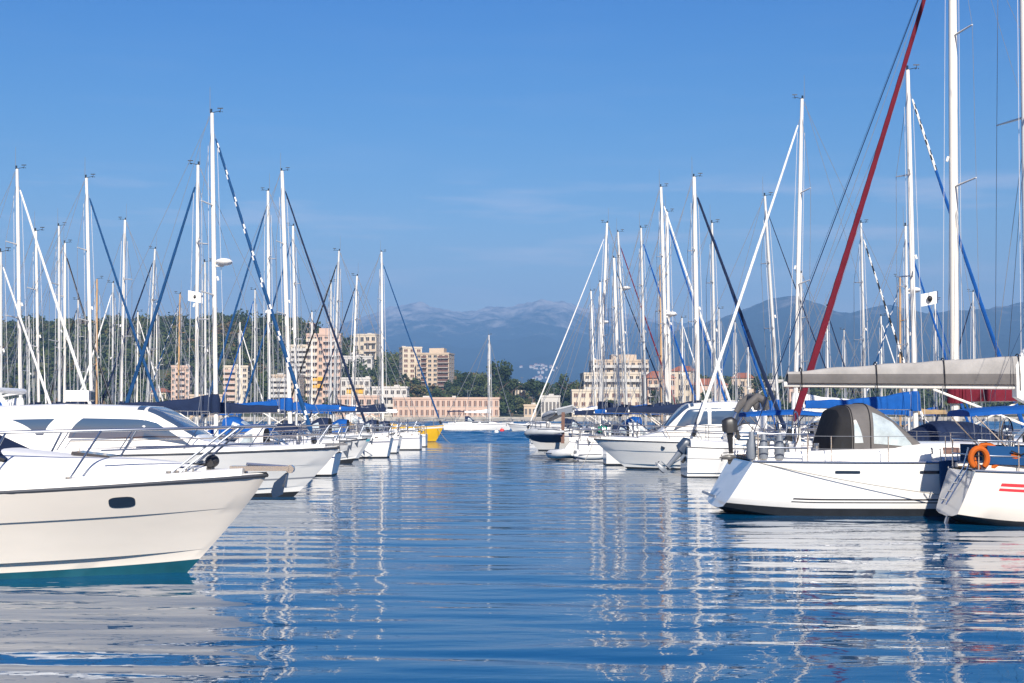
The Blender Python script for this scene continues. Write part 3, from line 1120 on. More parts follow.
# houses of the far village on the mountain foot
hv = MB()
hv.box((0, 0, 5), (13, 11, 12), 'wall_white')
vr = MB()
vr.add([(-7.5, -6.5, 11), (7.5, -6.5, 11), (7.5, 6.5, 11), (-7.5, 6.5, 11), (-3, 0, 14.5), (3, 0, 14.5)], [(0, 1, 5, 4), (2, 3, 4, 5), (1, 2, 5), (3, 0, 4), (0, 3, 2, 1)], 'roof_tile')
w_me = hv.build('wall', None, False).data
r_me = vr.build('roof', None, False).data
for o in [o for o in COL.objects if o.data in (w_me, r_me)]:
    bpy.data.objects.remove(o)
gv = np.random.default_rng(23)
placed = 0
while placed < 34:
    cl_ = [(533, 4760), (541, 4600), (549, 4720), (545, 4860), (538, 4480)][int(gv.integers(5))]
    u, Y = cl_[0] + gv.normal() * 4.5, cl_[1] + gv.normal() * 60
    X = (u - 512) / FPX * Y
    Z = float(mount(np.array(X), np.array(Y), M_U, M_Y, 3400, 8000, 5, 0.42)) - 2
    yy = 414 - (Z - HC) / Y * FPX
    if not (512 < u < 562 and 362 < yy < 384):
        Y += 0
        if gv.random() < 0.97:
            placed += 0.02
            continue
    r = empty('village_house', (X, Y, Z), gv.random() * .8 - .4)
    s_ = .35 + gv.random() * .4
    r.scale = (s_, s_, s_)
    tag(r, 'tiny white house of the village on the far blue mountainside', 'house', 'village houses on the far mountainside')
    share('wall', w_me, r)
    share('roof', r_me, r)
    placed += 1


# ------------------------------------------------------------------ boats
FOOT = []          # footprints, for checking
HULLS = []


def furl(mb, a, b, kind, r):
    """rolled-up headsail round its stay, from tack a to head b"""
    n = 66
    pts, rs = [], []
    a, b = Vector(a), Vector(b)
    for i in range(n + 1):
        t = i / n
        p = a + (b - a) * (0.035 + 0.93 * t)
        p.z -= 0.006 * (b - a).length * math.sin(math.pi * t)
        pts.append(p)
        rs.append(r * (1.0 - 0.5 * t) * (1 + 0.05 * math.sin(i * 2.1)) if 0 < i < n else r * .35)
    if kind == 'spiral_blue':
        kf = lambda i, j: 'canvas_white' if (i + j) % 6 < 1 else 'canvas_steel_blue'
    elif kind == 'blue_ends':
        kf = lambda i, j: ('canvas_white' if (i + j) % 3 else 'canvas_black') if i > n * .78 else 'canvas_blue'
    elif kind == 'spiral_black':
        kf = lambda i, j: 'canvas_white' if (i + j) % 6 < 3 else 'canvas_black'
    else:
        kf = lambda i, j: 'canvas_' + kind
    mb.tube(pts, rs, 'canvas_white', 6, kf=kf)
    mb.tube([a, a + (b - a) * .02], r * 1.1, 'black_plastic', 8)


def flag_part(root, p, w=.5, h=.36, emblem=True):
    f = MB()
    for i in range(6):
        x0, x1 = i / 6 * w, (i + 1) / 6 * w
        y0, y1 = .05 * math.sin(i * 1.2), .05 * math.sin((i + 1) * 1.2)
        f.loft([[(p[0] + x0, p[1] + y0, p[2] - .1 * i / 6), (p[0] + x0, p[1] + y0, p[2] - h - .1 * i / 6)],
                [(p[0] + x1, p[1] + y1, p[2] - .1 * (i + 1) / 6), (p[0] + x1, p[1] + y1, p[2] - h - .1 * (i + 1) / 6)]], 'flag_white', False, False)
    fo = f.build('flag', root)
    if emblem:
        e = MB()
        e.ball((p[0] + w * .5, p[1] + .04, p[2] - h * .5 - .05), h * .22, 'black_plastic', 10, 6, (1, 1.2, 1.1))
        e.build('emblem', fo)


def sailboat(label, ub, ut, yt, Y, d, jib=None, cover='navy', mastm='mast_white', hood='navy', bimini=None, L=None, B=None, hull=None, top='gelcoat', bottom='antifoul_black',
             bands=((.80, .86, 'stripe_navy'),), radar=None, flag=None, jit=0.0, detail=1, jr=.075, whip=True, F=None, xmf=.07, boomz=1.55, blen=None, bimz=1.75, r_rig=None, deckk='deck_white', cabin=True, ladder=False, mr=None, htop=None, lift_tack=0.0):
    Xm = Xat(ub, Y, 3)
    H = htop or Zat(yt, Y)
    L = L or min(13.0, max(7.0, H / 1.38))
    B = B or L * .31
    F = F or (L * .098, L * .095, L * .118)
    rz = (0 if d > 0 else math.pi) + jit
    xm = xmf * L
    rx, ry = Xm - math.cos(rz) * xm, Y - math.sin(rz) * xm
    root = empty('sailboat', (rx, ry, 0), rz)
    tag(root, label, 'sailboat', 'sailing boats moored in the marina')
    FOOT.append((label, rx, ry, L, B, rz))
    hl = hull or Hull(L, B, F[0], F[1], F[2], rb=L * random.uniform(.06, .11), rs=L * random.choice([.0, .03, .055, .075, -.02]), sr=random.uniform(.62, .78), top=top, bottom=bottom, bands=bands, NS=24 if detail == 1 else 40)
    HULLS.append((root, hl))
    m = MB()
    hl.mesh(m)
    m.build('hull', root)
    m = MB()
    hl.deck(m, deckk)
    hl.rail(m, 'stainless' if detail > 1 else top, .028, dz=.015)
    m.build('deck', root)
    z0 = hl.sheer(.5)
    # coachroof
    if cabin:
        cb = Body([(-.13 * L, .29 * B, z0 - .02, L * .040), (.02 * L, .30 * B, z0 - .02, L * .042), (.16 * L, .24 * B, z0 - .01, L * .036), (.30 * L, .12 * B, z0 + .02, L * .008)], e=.42)
        m = MB()
        cb.mesh(m, top)
        co = m.build('coachroof', root)
        for sg in (1, -1):
            m = MB()
            cb.side(m, 'glass_dark', -.10 * L, .0, -.095 * L, -.005 * L, .36, .74, sg)
            cb.side(m, 'glass_dark', .02 * L, .15 * L, .025 * L, .135 * L, .36, .74, sg)
            m.build('window', co)
        m = MB()
        m.box((.235 * L, 0, z0 + L * .024), (.05 * L, .055 * L, .05), 'glass_dark', 0, .12)
        m.box((.05 * L, 0, z0 + L * .044), (.05 * L, .05 * L, .05), 'glass_dark')
        m.build('hatch', co)
    # cockpit coaming
    m = MB()
    for sg in (1, -1):
        Body([(-.44 * L, .045 * B, z0 - .03, .20), (-.3 * L, .05 * B, z0 - .03, .28), (-.13 * L, .05 * B, z0 - .03, .34)], e=.5, n=8, y0=sg * .30 * B, sub=2).mesh(m, top)
    m.box((-.29 * L, 0, z0 + .07), (.30 * L, .50 * B, .04), 'teak')
    m.build('cockpit', root)
    # wheel and pedestal
    m = MB()
    m.tube([(-.34 * L, 0, z0 + .08), (-.34 * L, 0, z0 + .75)], [.09, .06], 'gelcoat', 8)
    rw = .38
    m.tube([(-.335 * L - .12, rw * math.cos(a * math.pi / 8), z0 + .75 + rw * math.sin(a * math.pi / 8)) for a in range(17)], .018, 'stainless', 5, False)
    for a in range(3):
        c_, s_ = math.cos(a * math.pi / 3), math.sin(a * math.pi / 3)
        m.tube([(-.335 * L - .12, -rw * c_, z0 + .75 - rw * s_), (-.335 * L - .12, rw * c_, z0 + .75 + rw * s_)], .01, 'stainless', 4)
    m.build('steering_wheel', root)
    # sprayhood
    if hood:
        hb = Body([(-.20 * L, .27 * B, z0 + .25, L * .082), (-.15 * L, .275 * B, z0 + .25, L * .085), (-.09 * L, .25 * B, z0 + .22, L * .05), (-.05 * L, .22 * B, z0 + .22, L * .008)], e=.55)
        m = MB()
        hb.mesh(m, 'canvas_' + hood, 'canvas_black')  # closed end painted black in place of the hood's shaded open inside
        so = m.build('sprayhood', root)
        m = MB()
        a0 = hb.za(.25)
        hb.patch(m, 'clear_vinyl', [(-.115 * L, .9), (-.06 * L, .9), (-.06 * L, math.pi - .9), (-.115 * L, math.pi - .9)])
        for sg in (1, -1):
            hb.side(m, 'clear_vinyl', -.16 * L, -.09 * L, -.15 * L, -.12 * L, .25, .72, sg)
        m.build('window', so)
    if bimini:
        m = MB()
        bz = z0 + bimz
        Body([(-.46 * L, .30 * B, bz - .12, .14), (-.40 * L, .33 * B, bz - .08, .16), (-.30 * L, .34 * B, bz - .05, .17), (-.22 * L, .32 * B, bz - .1, .14)], e=.6, n=10).mesh(m, 'canvas_' + bimini)
        bo = m.build('bimini', root)
        for sg in (1, -1):
            m = MB()
            for xx in (-.45, -.33, -.24):
                m.tube([(-.34 * L, sg * .36 * B, z0 + .1), (xx * L, sg * .33 * B, bz - .1)], .016, 'stainless', 5)
            m.build('bimini_frame', bo)
    # mast
    rad = mr or max(.055, H * .0062)
    Xt = Xat(ut, Y, H)
    rk = (Xt - Xm) * (1 if d > 0 else -1)
    rk = max(-.05 * H, min(.05 * H, rk))
    zb = z0 + L * .03
    mp_ = lambda t: Vector((xm + rk * (t * (H - zb) + zb - 1) / max(1, H - 1), 0, zb + (H - zb) * t))
    m = MB()
    m.tube([mp_(t) for t in (0, .3, .6, .85, .97, 1)], [rad, rad, rad, rad * .92, rad * .8, rad * .75], mastm, 10)
    m.tube([mp_(0) - Vector((0, 0, .05)), mp_(.01)], rad * 1.6, 'black_plastic', 8)
    mo = m.build('mast', root)
    tip = mp_(1)
    sph = (.45, .72) if H > 10.5 else (.52,)
    tips = []
    for s_ in sph:
        p = mp_(s_)
        sw = B * (.34 if s_ < .6 else .27)
        for sg in (1, -1):
            e_ = p + Vector((-.25, sg * sw, .06))
            tips.append((s_, sg, e_))
            m = MB()
            m.tube([p, e_], [.035, .022], mastm, 5)
            m.build('spreader', mo)
    m = MB()
    m.tube([tip + Vector((-.05, 0, 0)), tip + Vector((.30, 0, .08))], .010, 'black_plastic', 4)
    m.tube([tip + Vector((.30, 0, .04)), tip + Vector((.30, 0, .17))], .009, 'black_plastic', 4)
    m.box(tip + Vector((.29, 0, .17)), (.20, .012, .035), 'black_plastic')
    for a in (0, 2.1, 4.2):
        m.ball(tip + Vector((.30 + .06 * math.cos(a), .06 * math.sin(a), .05)), .02, 'black_plastic', 6, 4)
    m.build('wind_vane', mo)
    if whip:
        m = MB()
        m.tube([tip + Vector((-.08, .04, 0)), tip + Vector((-.09, .04, .95))], [.012, .006], 'wire', 4)
        m.tube([tip + Vector((-.02, -.03, 0)), tip + Vector((-.02, -.03, .14))], .04, 'glass_dark', 6)
        m.build('antenna', mo)
    m = MB()
    p = mp_(.5) + Vector((rad + .05, 0, 0))
    m.tube([p - Vector((-.02, 0, .07)), p + Vector((-.02, 0, .07))], .038, 'gelcoat', 6)
    m.build('steaming_light', mo)
    if radar:
        zr = Zat(radar, Y)
        t = (zr - zb) / (H - zb)
        p = mp_(t) + Vector((rad + .28, 0, 0))
        m = MB()
        m.ball(p, .30, 'gelcoat', 14, 8, (1, 1, .45))
        m.box(p + Vector((-.2, 0, -.14)), (.35, .14, .06), 'mast_alloy')
        m.build('radar_dome', mo)
    # boom
    bl = blen or .36 * L
    zg = z0 + boomz
    pg = Vector((xm + rk * zg / H - rad, 0, zg))
    pe = pg + Vector((-bl, 0, .05))
    m = MB()
    m.tube([pg, pe], .07, mastm, 8)
    bo = m.build('boom', root)
    if cover:
        m = MB()
        st = []
        for i in range(9):
            t = i / 8
            x = pg.x + (pe.x - pg.x) * (.01 + .97 * t)
            hh = .26 + .34 * (1 - t) ** 2.2 + .02 * math.sin(i * 2.3)
            st.append((x, .13 + .05 * (1 - t), zg - .05 + .05 * t, hh))
        Body(st, e=.75, n=10).mesh(m, 'canvas_' + cover)
        # the cover's collar round the mast
        m.tube([pg + Vector((rad, 0, -.1)), pg + Vector((rad, 0, .38)), pg + Vector((rad, 0, .55))], [rad + .10, rad + .09, rad + .03], 'canvas_' + cover, 10)
        m.build('sail_cover', bo)
    m = MB()
    m.tube([pg + Vector((-.04, 0, -1.0 + .1)), pg + Vector((-bl * .38, 0, -.06))], .03, mastm, 6)
    m.build('kicker', bo)
    # rigging
    r_ = r_rig or max(.006, Y * .00016)
    m = MB()
    hd = mp_(.955)
    bow = hl.edge(.985) * 1.0
    bow.y = 0
    stern = hl.edge(0.0)
    stern.y = 0
    m.tube([hd, bow], r_, 'wire', 4)
    m.tube([tip, stern], r_ * (.5 if detail > 1 else 1), 'wire_navy' if detail > 1 else 'wire', 4)
    cp = hl.edge(hl.x2u(xm - .25))
    for sg in (1, -1):
        ts_ = [e_ for (s_, g_, e_) in tips if g_ == sg]
        c0 = Vector((xm - .25, sg * (cp.y - .12), cp.z))
        m.tube([c0] + ts_ + [hd], r_, 'wire', 4)
        m.tube([c0 + Vector((.15, 0, 0)), mp_(sph[0] - .01)], r_, 'wire', 4)
        m.tube([c0 + Vector((-.3, 0, 0)), mp_(sph[0] - .01)], r_, 'wire', 4)
    m.tube([tip + Vector((-.1, 0, -.1)), pe + Vector((0, 0, .06))], r_ * .9, 'wire', 4)
    hp = mp_(.9)
    m.tube([hp + Vector((rad + .08, .05, 0)), mp_(.06) + Vector((rad + .25, .10, 0))], r_, 'wire_white', 4)
    m.tube([hp + Vector((-rad - .06, -.06, 0)), mp_(.06) + Vector((-rad - .12, -.12, 0))], r_, 'wire_white', 4)
    m.build('rigging', root)
    if jib:
        m = MB()
        furl(m, bow + Vector((-.05, 0, .15 + lift_tack)), hd, jib, jr * (H / 12) ** .5)
        m.build('furled_sail', root)
    # guard rails
    m = MB()
    hgt = .60
    for sg in (1, -1):
        nst = 6 if detail == 1 else 8
        tops, mids = [], []
        for i in range(nst + 1):
            u = .04 + .82 * i / nst
            e_ = hl.edge(u, sg, .06)
            if 0 < i:
                m.tube([e_, e_ + Vector((0, 0, hgt))], .013, 'stainless', 5)
            tops.append(e_ + Vector((0, 0, hgt)))
            mids.append(e_ + Vector((0, 0, hgt * .52)))
        m.tube(tops, max(.006, r_ * .8), 'wire', 4)
        m.tube(mids, max(.006, r_ * .8), 'wire', 4)
    m.build('lifeline', root)
    m = MB()
    for hh in (hgt + .02, hgt * .55):
        pts = [hl.edge(u, 1, .06, hh) for u in (.86, .92, .965)] + [Vector((hl.edge(1).x + .05, 0, hl.edge(1).z + hh))] + [hl.edge(u, -1, .06, hh) for u in (.965, .92, .86)]
        m.tube(pts, .017, 'stainless', 6)
    for sg in (1, -1):
        for u in (.86, .93):
            m.tube([hl.edge(u, sg, .06), hl.edge(u, sg, .06, hgt + .02)], .016, 'stainless', 5)
    m.build('pulpit', root)
    m = MB()
    for hh in (hgt + .04, hgt * .55):
        pts = [hl.edge(u, 1, .06, hh) for u in (.10, .05, .01)] + [hl.edge(u, -1, .06, hh) for u in (.01, .05, .10)]
        m.tube(pts, .017, 'stainless', 6)
    for sg in (1, -1):
        for u in (.10, .01):
            m.tube([hl.edge(u, sg, .06), hl.edge(u, sg, .06, hgt + .04)], .016, 'stainless', 5)
    m.build('stern_rail', root)
    if flag:
        fz = Zat(flag, Y)
        t = (fz - zb) / (H - zb)
        p = mp_(min(.95, t))
        flag_part(root, (p.x - .75 if d > 0 else p.x + .2, -B * .25, fz))
    return root, hl, dict(L=L, B=B, z0=z0, xm=xm, pg=pg, pe=pe, H=H, rad=rad, mp=mp_)


def motorboat(label, ubow, Y, d, L, B, F, style='cuddy', top='gelcoat', bottom='antifoul_black', bands=(), canvas='navy', detail=1, jit=0.0, rb=None, wedge=.05, zbow=1.4, name='motorboat', sr=.86, hh=None):
    Xb = Xat(ubow, Y, zbow)
    rz = (0 if d > 0 else math.pi) + jit
    rx, ry = Xb - math.cos(rz) * L / 2, Y - math.sin(rz) * L / 2
    root = empty(name, (rx, ry, 0), rz)
    tag(root, label, 'motorboat', 'motorboats moored in the marina')
    FOOT.append((label, rx, ry, L, B, rz))
    hl = Hull(L, B, *F, rb=rb or L * .1, rs=0.0, sr=sr, sm=.38, kind='motor', top=top, bottom=bottom, bands=bands, NS=30 if detail == 1 else 64, paint=.05, wedge=wedge, pb=.78)
    m = MB()
    hl.mesh(m)
    m.build('hull', root, ang=17)
    HULLS.append((root, hl))
    m = MB()
    hl.rail(m, 'rub_rail', .035 if detail == 1 else .032, n=40, dz=.0)
    m.build('rub_rail', root)
    m = MB()
    hl.deck(m, 'deck_white', .03, dz=.02)
    # moulded gunwale and foredeck
    st = []
    for i in range(13):
        u = .02 + .95 * i / 12
        e_ = hl.edge(u)
        st.append((e_.x, max(.02, e_.y - .05), e_.z + .0, .12 + .16 * (1 - u)))
    gb = Body(st, e=.38, n=16, sub=3)
    gb.mesh(m, 'deck_white')
    m.build('deck', root)
    zs = hl.sheer(.55)
    info = dict(hl=hl, L=L, B=B, gb=gb, zs=zs)
    if style in ('hardtop', 'fly', 'cuddy'):
        hh_ = hh
        hh = hh or {'hardtop': L * .103, 'fly': L * .135, 'cuddy': L * .06}[style]
        cb = Body([(-.27 * L, .37 * B, zs + .1, hh), (-.12 * L, .38 * B, zs + .1, hh * 1.04), (.075 * L, .365 * B, zs + .1, hh * .985), (.115 * L, .345 * B, zs + .1, hh * .80), (.205 * L, .28 * B, zs + .1, hh * .24), (.36 * L, .14 * B, zs + .1, .03)], e=.34, n=18)
        m = MB()
        cb.mesh(m, top)
        co = m.build('cabin', root)
        for sg in (1, -1):
            m = MB()
            if style == 'hardtop' and not hh_:
                cb.side(m, 'glass_blue', -.095 * L, .178 * L, -.062 * L, .102 * L, .28, .70, sg)
                m.build('side_window', co)
                m = MB()
                cb.side(m, 'glass_blue', -.165 * L, -.150 * L, -.225 * L, -.125 * L, .34, .68, sg)
                m.build('side_window', co)
                m = MB()
                m.tube([cb.pt(-.27 * L, cb.za(.90) if sg > 0 else math.pi - cb.za(.90)) + Vector((0, sg * .01, 0)), cb.pt(.05 * L, cb.za(.90) if sg > 0 else math.pi - cb.za(.90)) + Vector((0, sg * .01, 0))], .022, 'gelcoat_grey', 6)
                m.build('trim_strip', co)
            else:
                cb.side(m, 'glass_blue', -.23 * L, -.02 * L, -.20 * L, -.02 * L, .42, .84, sg)
                m.build('side_window', co)
                m = MB()
                cb.side(m, 'glass_blue', -.005 * L, .15 * L, -.005 * L, .085 * L, .42, .84, sg)
                m.build('side_window', co)
        m = MB()
        cb.patch(m, 'glass_blue', [(.055 * L, .85), (.185 * L, .62), (.185 * L, math.pi - .62), (.055 * L, math.pi - .85)], nu=10, nv=10)
        m.build('windscreen', co)
        info['cb'] = cb
        if style == 'fly':
            m = MB()
            Body([(-.30 * L, .30 * B, zs + .1 + hh, .45), (-.1 * L, .30 * B, zs + .1 + hh, .5), (.0, .26 * B, zs + .1 + hh, .35), (.06 * L, .2 * B, zs + .1 + hh * .98, .05)], e=.4).mesh(m, top)
            m.build('flybridge', co)
    elif style == 'open':
        cb = Body([(-.10 * L, .30 * B, zs + .1, .10), (.05 * L, .30 * B, zs + .12, .55), (.12 * L, .27 * B, zs + .1, .25), (.30 * L, .14 * B, zs + .1, .08)], e=.4)
        m = MB()
        cb.mesh(m, 'deck_white')
        co = m.build('cabin', root)
        m = MB()
        cb.patch(m, 'glass_blue', [(.055 * L, .5), (.12 * L, .5), (.12 * L, math.pi - .5), (.055 * L, math.pi - .5)])
        m.build('windscreen', co)
        if canvas:
            m = MB()
            Body([(-.42 * L, .36 * B, zs + .2, .45), (-.2 * L, .38 * B, zs + .2, .65), (.0, .35 * B, zs + .2, .75), (.08 * L, .3 * B, zs + .2, .35)], e=.6).mesh(m, 'canvas_' + canvas)
            m.build('cockpit_cover', root)
    # portholes
    for u in ((.60, .72) if L > 7 else (.66,)):
        for sg in (1, -1):
            if detail > 1:
                continue
            p = hl.pt(u, .80, .03)
            q_ = hl.pt(u + .02, .80, .03)
            m = MB()
            tdir = (q_ - p).normalized()
            n_ = Vector((tdir.y, -tdir.x, 0)) * -1
            m.tube([Vector((p.x, sg * (p.y - .02), p.z)), Vector((p.x, sg * (p.y + .015), p.z))], .09, 'glass_dark', 10)
            m.build('porthole', root)
    # bow rail
    if detail == 1:
        m = MB()
        hgt = .5
        us = [.42 + .56 * i / 8 for i in range(9)]
        for hh in (hgt, hgt * .5):
            pts = [hl.edge(u, 1, .12, .15 + hh) for u in us] + [Vector((hl.edge(1).x, 0, hl.edge(1).z + .12 + hh))] + [hl.edge(u, -1, .12, .15 + hh) for u in reversed(us)]
            m.tube(pts, .016 if Y < 50 else .02, 'stainless', 5)
        br = m.build('bow_rail', root)
        for sg in (1, -1):
            for i in (0, 2, 4, 6, 8):
                m = MB()
                a_ = hl.edge(us[i] - .03, sg, .14, .1)
                m.tube([a_, hl.edge(us[i], sg, .12, .15 + hgt)], .016 if Y < 50 else .02, 'stainless', 5)
                m.build('stanchion', br)
        m = MB()
        bx = hl.edge(1.0)
        m.box((bx.x - .12, 0, bx.z + .10), (.7, .16, .06), 'stainless')
        m.tube([(bx.x + .28, 0, bx.z + .06), (bx.x + .22, 0, bx.z - .25)], .03, 'stainless', 5)
        for sg in (1, -1):
            m.add([(bx.x + .26, 0, bx.z - .06), (bx.x + .12, sg * .13, bx.z - .10), (bx.x + .24, 0, bx.z - .30)], [(0, 1, 2)], 'stainless')
            m.add([(bx.x + .27, 0, bx.z - .06), (bx.x + .125, sg * .14, bx.z - .105), (bx.x + .25, 0, bx.z - .31)], [(2, 1, 0)], 'stainless')
        m.build('anchor', root)
    return root, info


def outboard(root, p, ang, k1='motor_blue', k2='motor_grey', sc=1.0, side=0.0):
    """outboard engine; p = clamp point, ang = tilt, pointing aft (-x)"""
    M = Matrix.Translation(p) @ Matrix.Rotation(ang, 4, 'Y') @ Matrix.Scale(sc, 4)

    def put(mb):
        mb.v = [tuple(M @ Vector(v)) for v in mb.v]
    m = MB()
    Body([(-.52, .13, .12, .40), (-.38, .20, .05, .55), (-.15, .21, .05, .58), (.02, .16, .1, .42)], e=.55, n=12).mesh(m, k1)
    put(m)
    o = m.build('outboard_engine', root)
    m = MB()
    m.tube([(-.26, 0, .10), (-.27, 0, -.35), (-.28, 0, -.72)], [.13, .09, .075], k2, 8)
    Body([(-.62, .03, -.90, .12), (-.35, .07, -.95, .2), (-.12, .03, -.90, .1)], e=.8, n=8).mesh(m, k2)
    m.box((-.36, 0, -.68), (.40, .26, .025), k2)
    m.add([(-.42, .008, -.9), (-.2, .008, -.9), (-.34, .008, -1.12), (-.42, .008, -1.1)], [(0, 1, 2, 3)], k2)
    m.add([(-.42, -.008, -.9), (-.2, -.008, -.9), (-.34, -.008, -1.12), (-.42, -.008, -1.1)], [(0, 1, 2, 3)], k2)
    put(m)
    m.build('leg', o)
    m = MB()
    for a in range(3):
        t = a * 2.094
        m.add([(-.64, .02 * math.cos(t), -.85 + .02 * math.sin(t)), (-.62, .15 * math.cos(t - .4), -.85 + .15 * math.sin(t - .4)), (-.68, .15 * math.cos(t + .4), -.85 + .15 * math.sin(t + .4))], [(0, 1, 2)], k2)
    m.tube([(-.60, 0, -.85), (-.72, 0, -.85)], [.04, .02], k2, 8)
    put(m)
    m.build('propeller', o)
    m = MB()
    m.box((.02, 0, -.05), (.10, .26, .36), 'black_plastic')
    m.tube([(0, 0, .25), (.25, 0, .35), (.5, 0, .38)], .025, 'black_plastic', 6)
    put(m)
    m.build('clamp_bracket', o)
    return o


def dinghy(label, X, Y, z, rz, L=2.8, k='rubber_grey', floor='rubber_navy', roll=0.0, motor=False, pitch=0.0):
    r = empty('inflatable_dinghy', (X, Y, z), rz)
    r.rotation_euler = (roll, pitch, rz)
    tag(r, label, 'dinghy', 'inflatable dinghies among the boats')
    w = L * .25
    m = MB()
    pts = [(-L / 2, w, .26), (-L * .2, w, .25), (L * .15, w * .98, .27), (L * .35, w * .7, .32), (L * .47, w * .28, .38), (L * .5, 0, .40), (L * .47, -w * .28, .38), (L * .35, -w * .7, .32), (L * .15, -w * .98, .27), (-L * .2, -w, .25), (-L / 2, -w, .26)]
    m.tube(pts, [.06] + [.21] * 9 + [.06], k, 12)
    m.build('tube', r)
    m = MB()
    Body([(-L * .45, w, .05, .10), (0, w, .03, .12), (L * .3, w * .7, .06, .14), (L * .44, w * .2, .15, .14)], e=.6, n=10).mesh(m, floor)
    m.build('floor', r)
    m = MB()
    m.box((-L * .43, 0, .28), (.05, w * 1.6, .42), 'motor_grey')
    m.build('transom', r)
    m = MB()
    m.box((-.05, 0, .36), (.24, w * 2, .04), 'teak')
    m.build('seat', r)
    m = MB()
    for sg in (1, -1):
        m.tube([(-L * .4, sg * (w + .2), .30), (0, sg * (w + .215), .31), (L * .2, sg * (w + .19), .32)], .018, 'canvas_navy', 6)
    m.build('grab_line', r)
    if motor:
        outboard(r, Vector((-L * .45, 0, .42)), R(0), 'black_plastic', 'motor_grey', .7)
    return r


#@@BOATS
# ---- near motor cruiser, bow entering from the picture's edge
def patch_on_hull(root, hl, name, x, t, w, h, k, sg, n=14, sq=.6, off=.012):
    """oval pane let into the topsides"""
    m = MB()
    ring, ring2 = [], []
    for i in range(n * 2):
        a = math.pi * i / n
        xx = x + w / 2 * math.copysign(abs(math.cos(a)) ** sq, math.cos(a))
        tt = t + h / 2 * math.copysign(abs(math.sin(a)) ** sq, math.sin(a))
        u = hl.x2u(xx)
        for _ in range(3):
            u += (xx - hl.pt(u, tt).x) / hl.L
        p = hl.pt(u, tt)
        o3 = .03 if hl.kind == 'motor' and tt > .62 else 0
        ring.append((p.x, sg * (p.y + o3 + off), p.z))
        ring2.append((p.x, sg * (p.y + o3 - .02), p.z))
    m.loft([ring2, ring], k)
    return m.build(name, root, False)


r, i_ = motorboat('white motor cruiser with teal bottom paint, its big bow nearest of all on the left', 267, 20.8, 1, 10.5, 3.3, (1.02, 1.13, 1.41), style='none',
                  bottom='antifoul_teal', detail=2, wedge=.15, rb=1.15, top='gelcoat_cream')
hl = i_['hl']
for sg in (1, -1):
    patch_on_hull(r, hl, 'porthole', 5.25 - 1.86, .80, .34, .13, 'glass_dark', sg)
    po = MB()
    p = hl.pt(hl.x2u(1.95), .34)
    po.tube([(p.x, sg * (p.y - .02), p.z), (p.x, sg * (p.y + .02), p.z)], .025, 'black_plastic', 8)
    po.build('drain', r)
z9 = hl.sheer(.6)
tr = Body([(-2.6, 1.15, z9 + .1, .75), (-.5, 1.15, z9 + .1, .78), (.6, 1.05, z9 + .1, .66), (1.5, .95, z9 + .12, .50), (2.4, .80, z9 + .18, .34), (3.5, .50, z9 + .2, .26), (4.4, .22, z9 + .2, .16)], e=.55, n=20)
m = MB(); tr.mesh(m, 'deck_white'); trunk = m.build('coachroof', r)
m = MB()
m.box((2.75, 0, z9 + .515), (.55, .55, .05), 'glass_dark', 0, .12)
m.build('hatch', trunk)
m = MB()
Body([(-2.4, 1.16, z9 + .48, .62), (.2, 1.13, z9 + .52, .62), (1.0, 1.02, z9 + .50, .36), (1.75, .85, z9 + .44, .07)], e=.5, n=16).mesh(m, 'canvas_navy')
sc_ = m.build('windscreen_cover', r)
m = MB()
m.tube([(1.72, -.85, z9 + .46), (1.2, -1.0, z9 + .66), (.5, -1.1, z9 + .86), (-1, -1.14, z9 + .95)], .028, 'black_plastic', 6)
m.tube([(1.72, .85, z9 + .46), (1.2, 1.0, z9 + .66), (.5, 1.1, z9 + .86), (-1, 1.14, z9 + .95)], .028, 'black_plastic', 6)
m.build('frame', sc_)
m = MB()
hh = .72
us = [.36, .45, .55, .64, .73, .82, .90, .96]
top_ = lambda u, sg, f=1.0: hl.edge(u, sg, .16, .12 + (hh - .12 * max(0, (u - .6) / .4)) * f)
bowp = Vector((hl.edge(1).x + .12, 0, hl.edge(1).z + hh))
m.tube([top_(u, 1) for u in us] + [bowp] + [top_(u, -1) for u in reversed(us)], .018, 'stainless', 8)
lus = [.80, .86, .91, .96]
m.tube([top_(u, 1, .58) for u in lus] + [bowp - Vector((.03, 0, .26))] + [top_(u, -1, .58) for u in reversed(lus)], .013, 'stainless', 6)
br = m.build('bow_rail', r)
for sg in (1, -1):
    for (ub_, ut_) in ((.44, .47), (.55, .58), (.65, .685), (.76, .80), (.88, .955), (.89, .967)):
        m = MB()
        m.tube([hl.edge(ub_, sg, .20, .10), top_(ut_, sg)], .016, 'stainless', 6)
        m.tube([hl.edge(ub_, sg, .20, .13), hl.edge(ub_, sg, .20, .16)], .04, 'stainless', 8)
        m.build('stanchion', br)
bx = hl.edge(1.0)
m = MB()
m.box((bx.x - .10, 0, bx.z + .10), (.85, .22, .07), 'stainless')
m.tube([(bx.x + .34, -.07, bx.z + .09), (bx.x + .34, .07, bx.z + .09)], .06, 'stainless', 10)
an = m.build('bow_roller', r)
m = MB()
m.tube([(bx.x - .3, 0, bx.z + .16), (bx.x + .32, 0, bx.z + .12), (bx.x + .26, 0, bx.z - .18)], .028, 'stainless', 6)
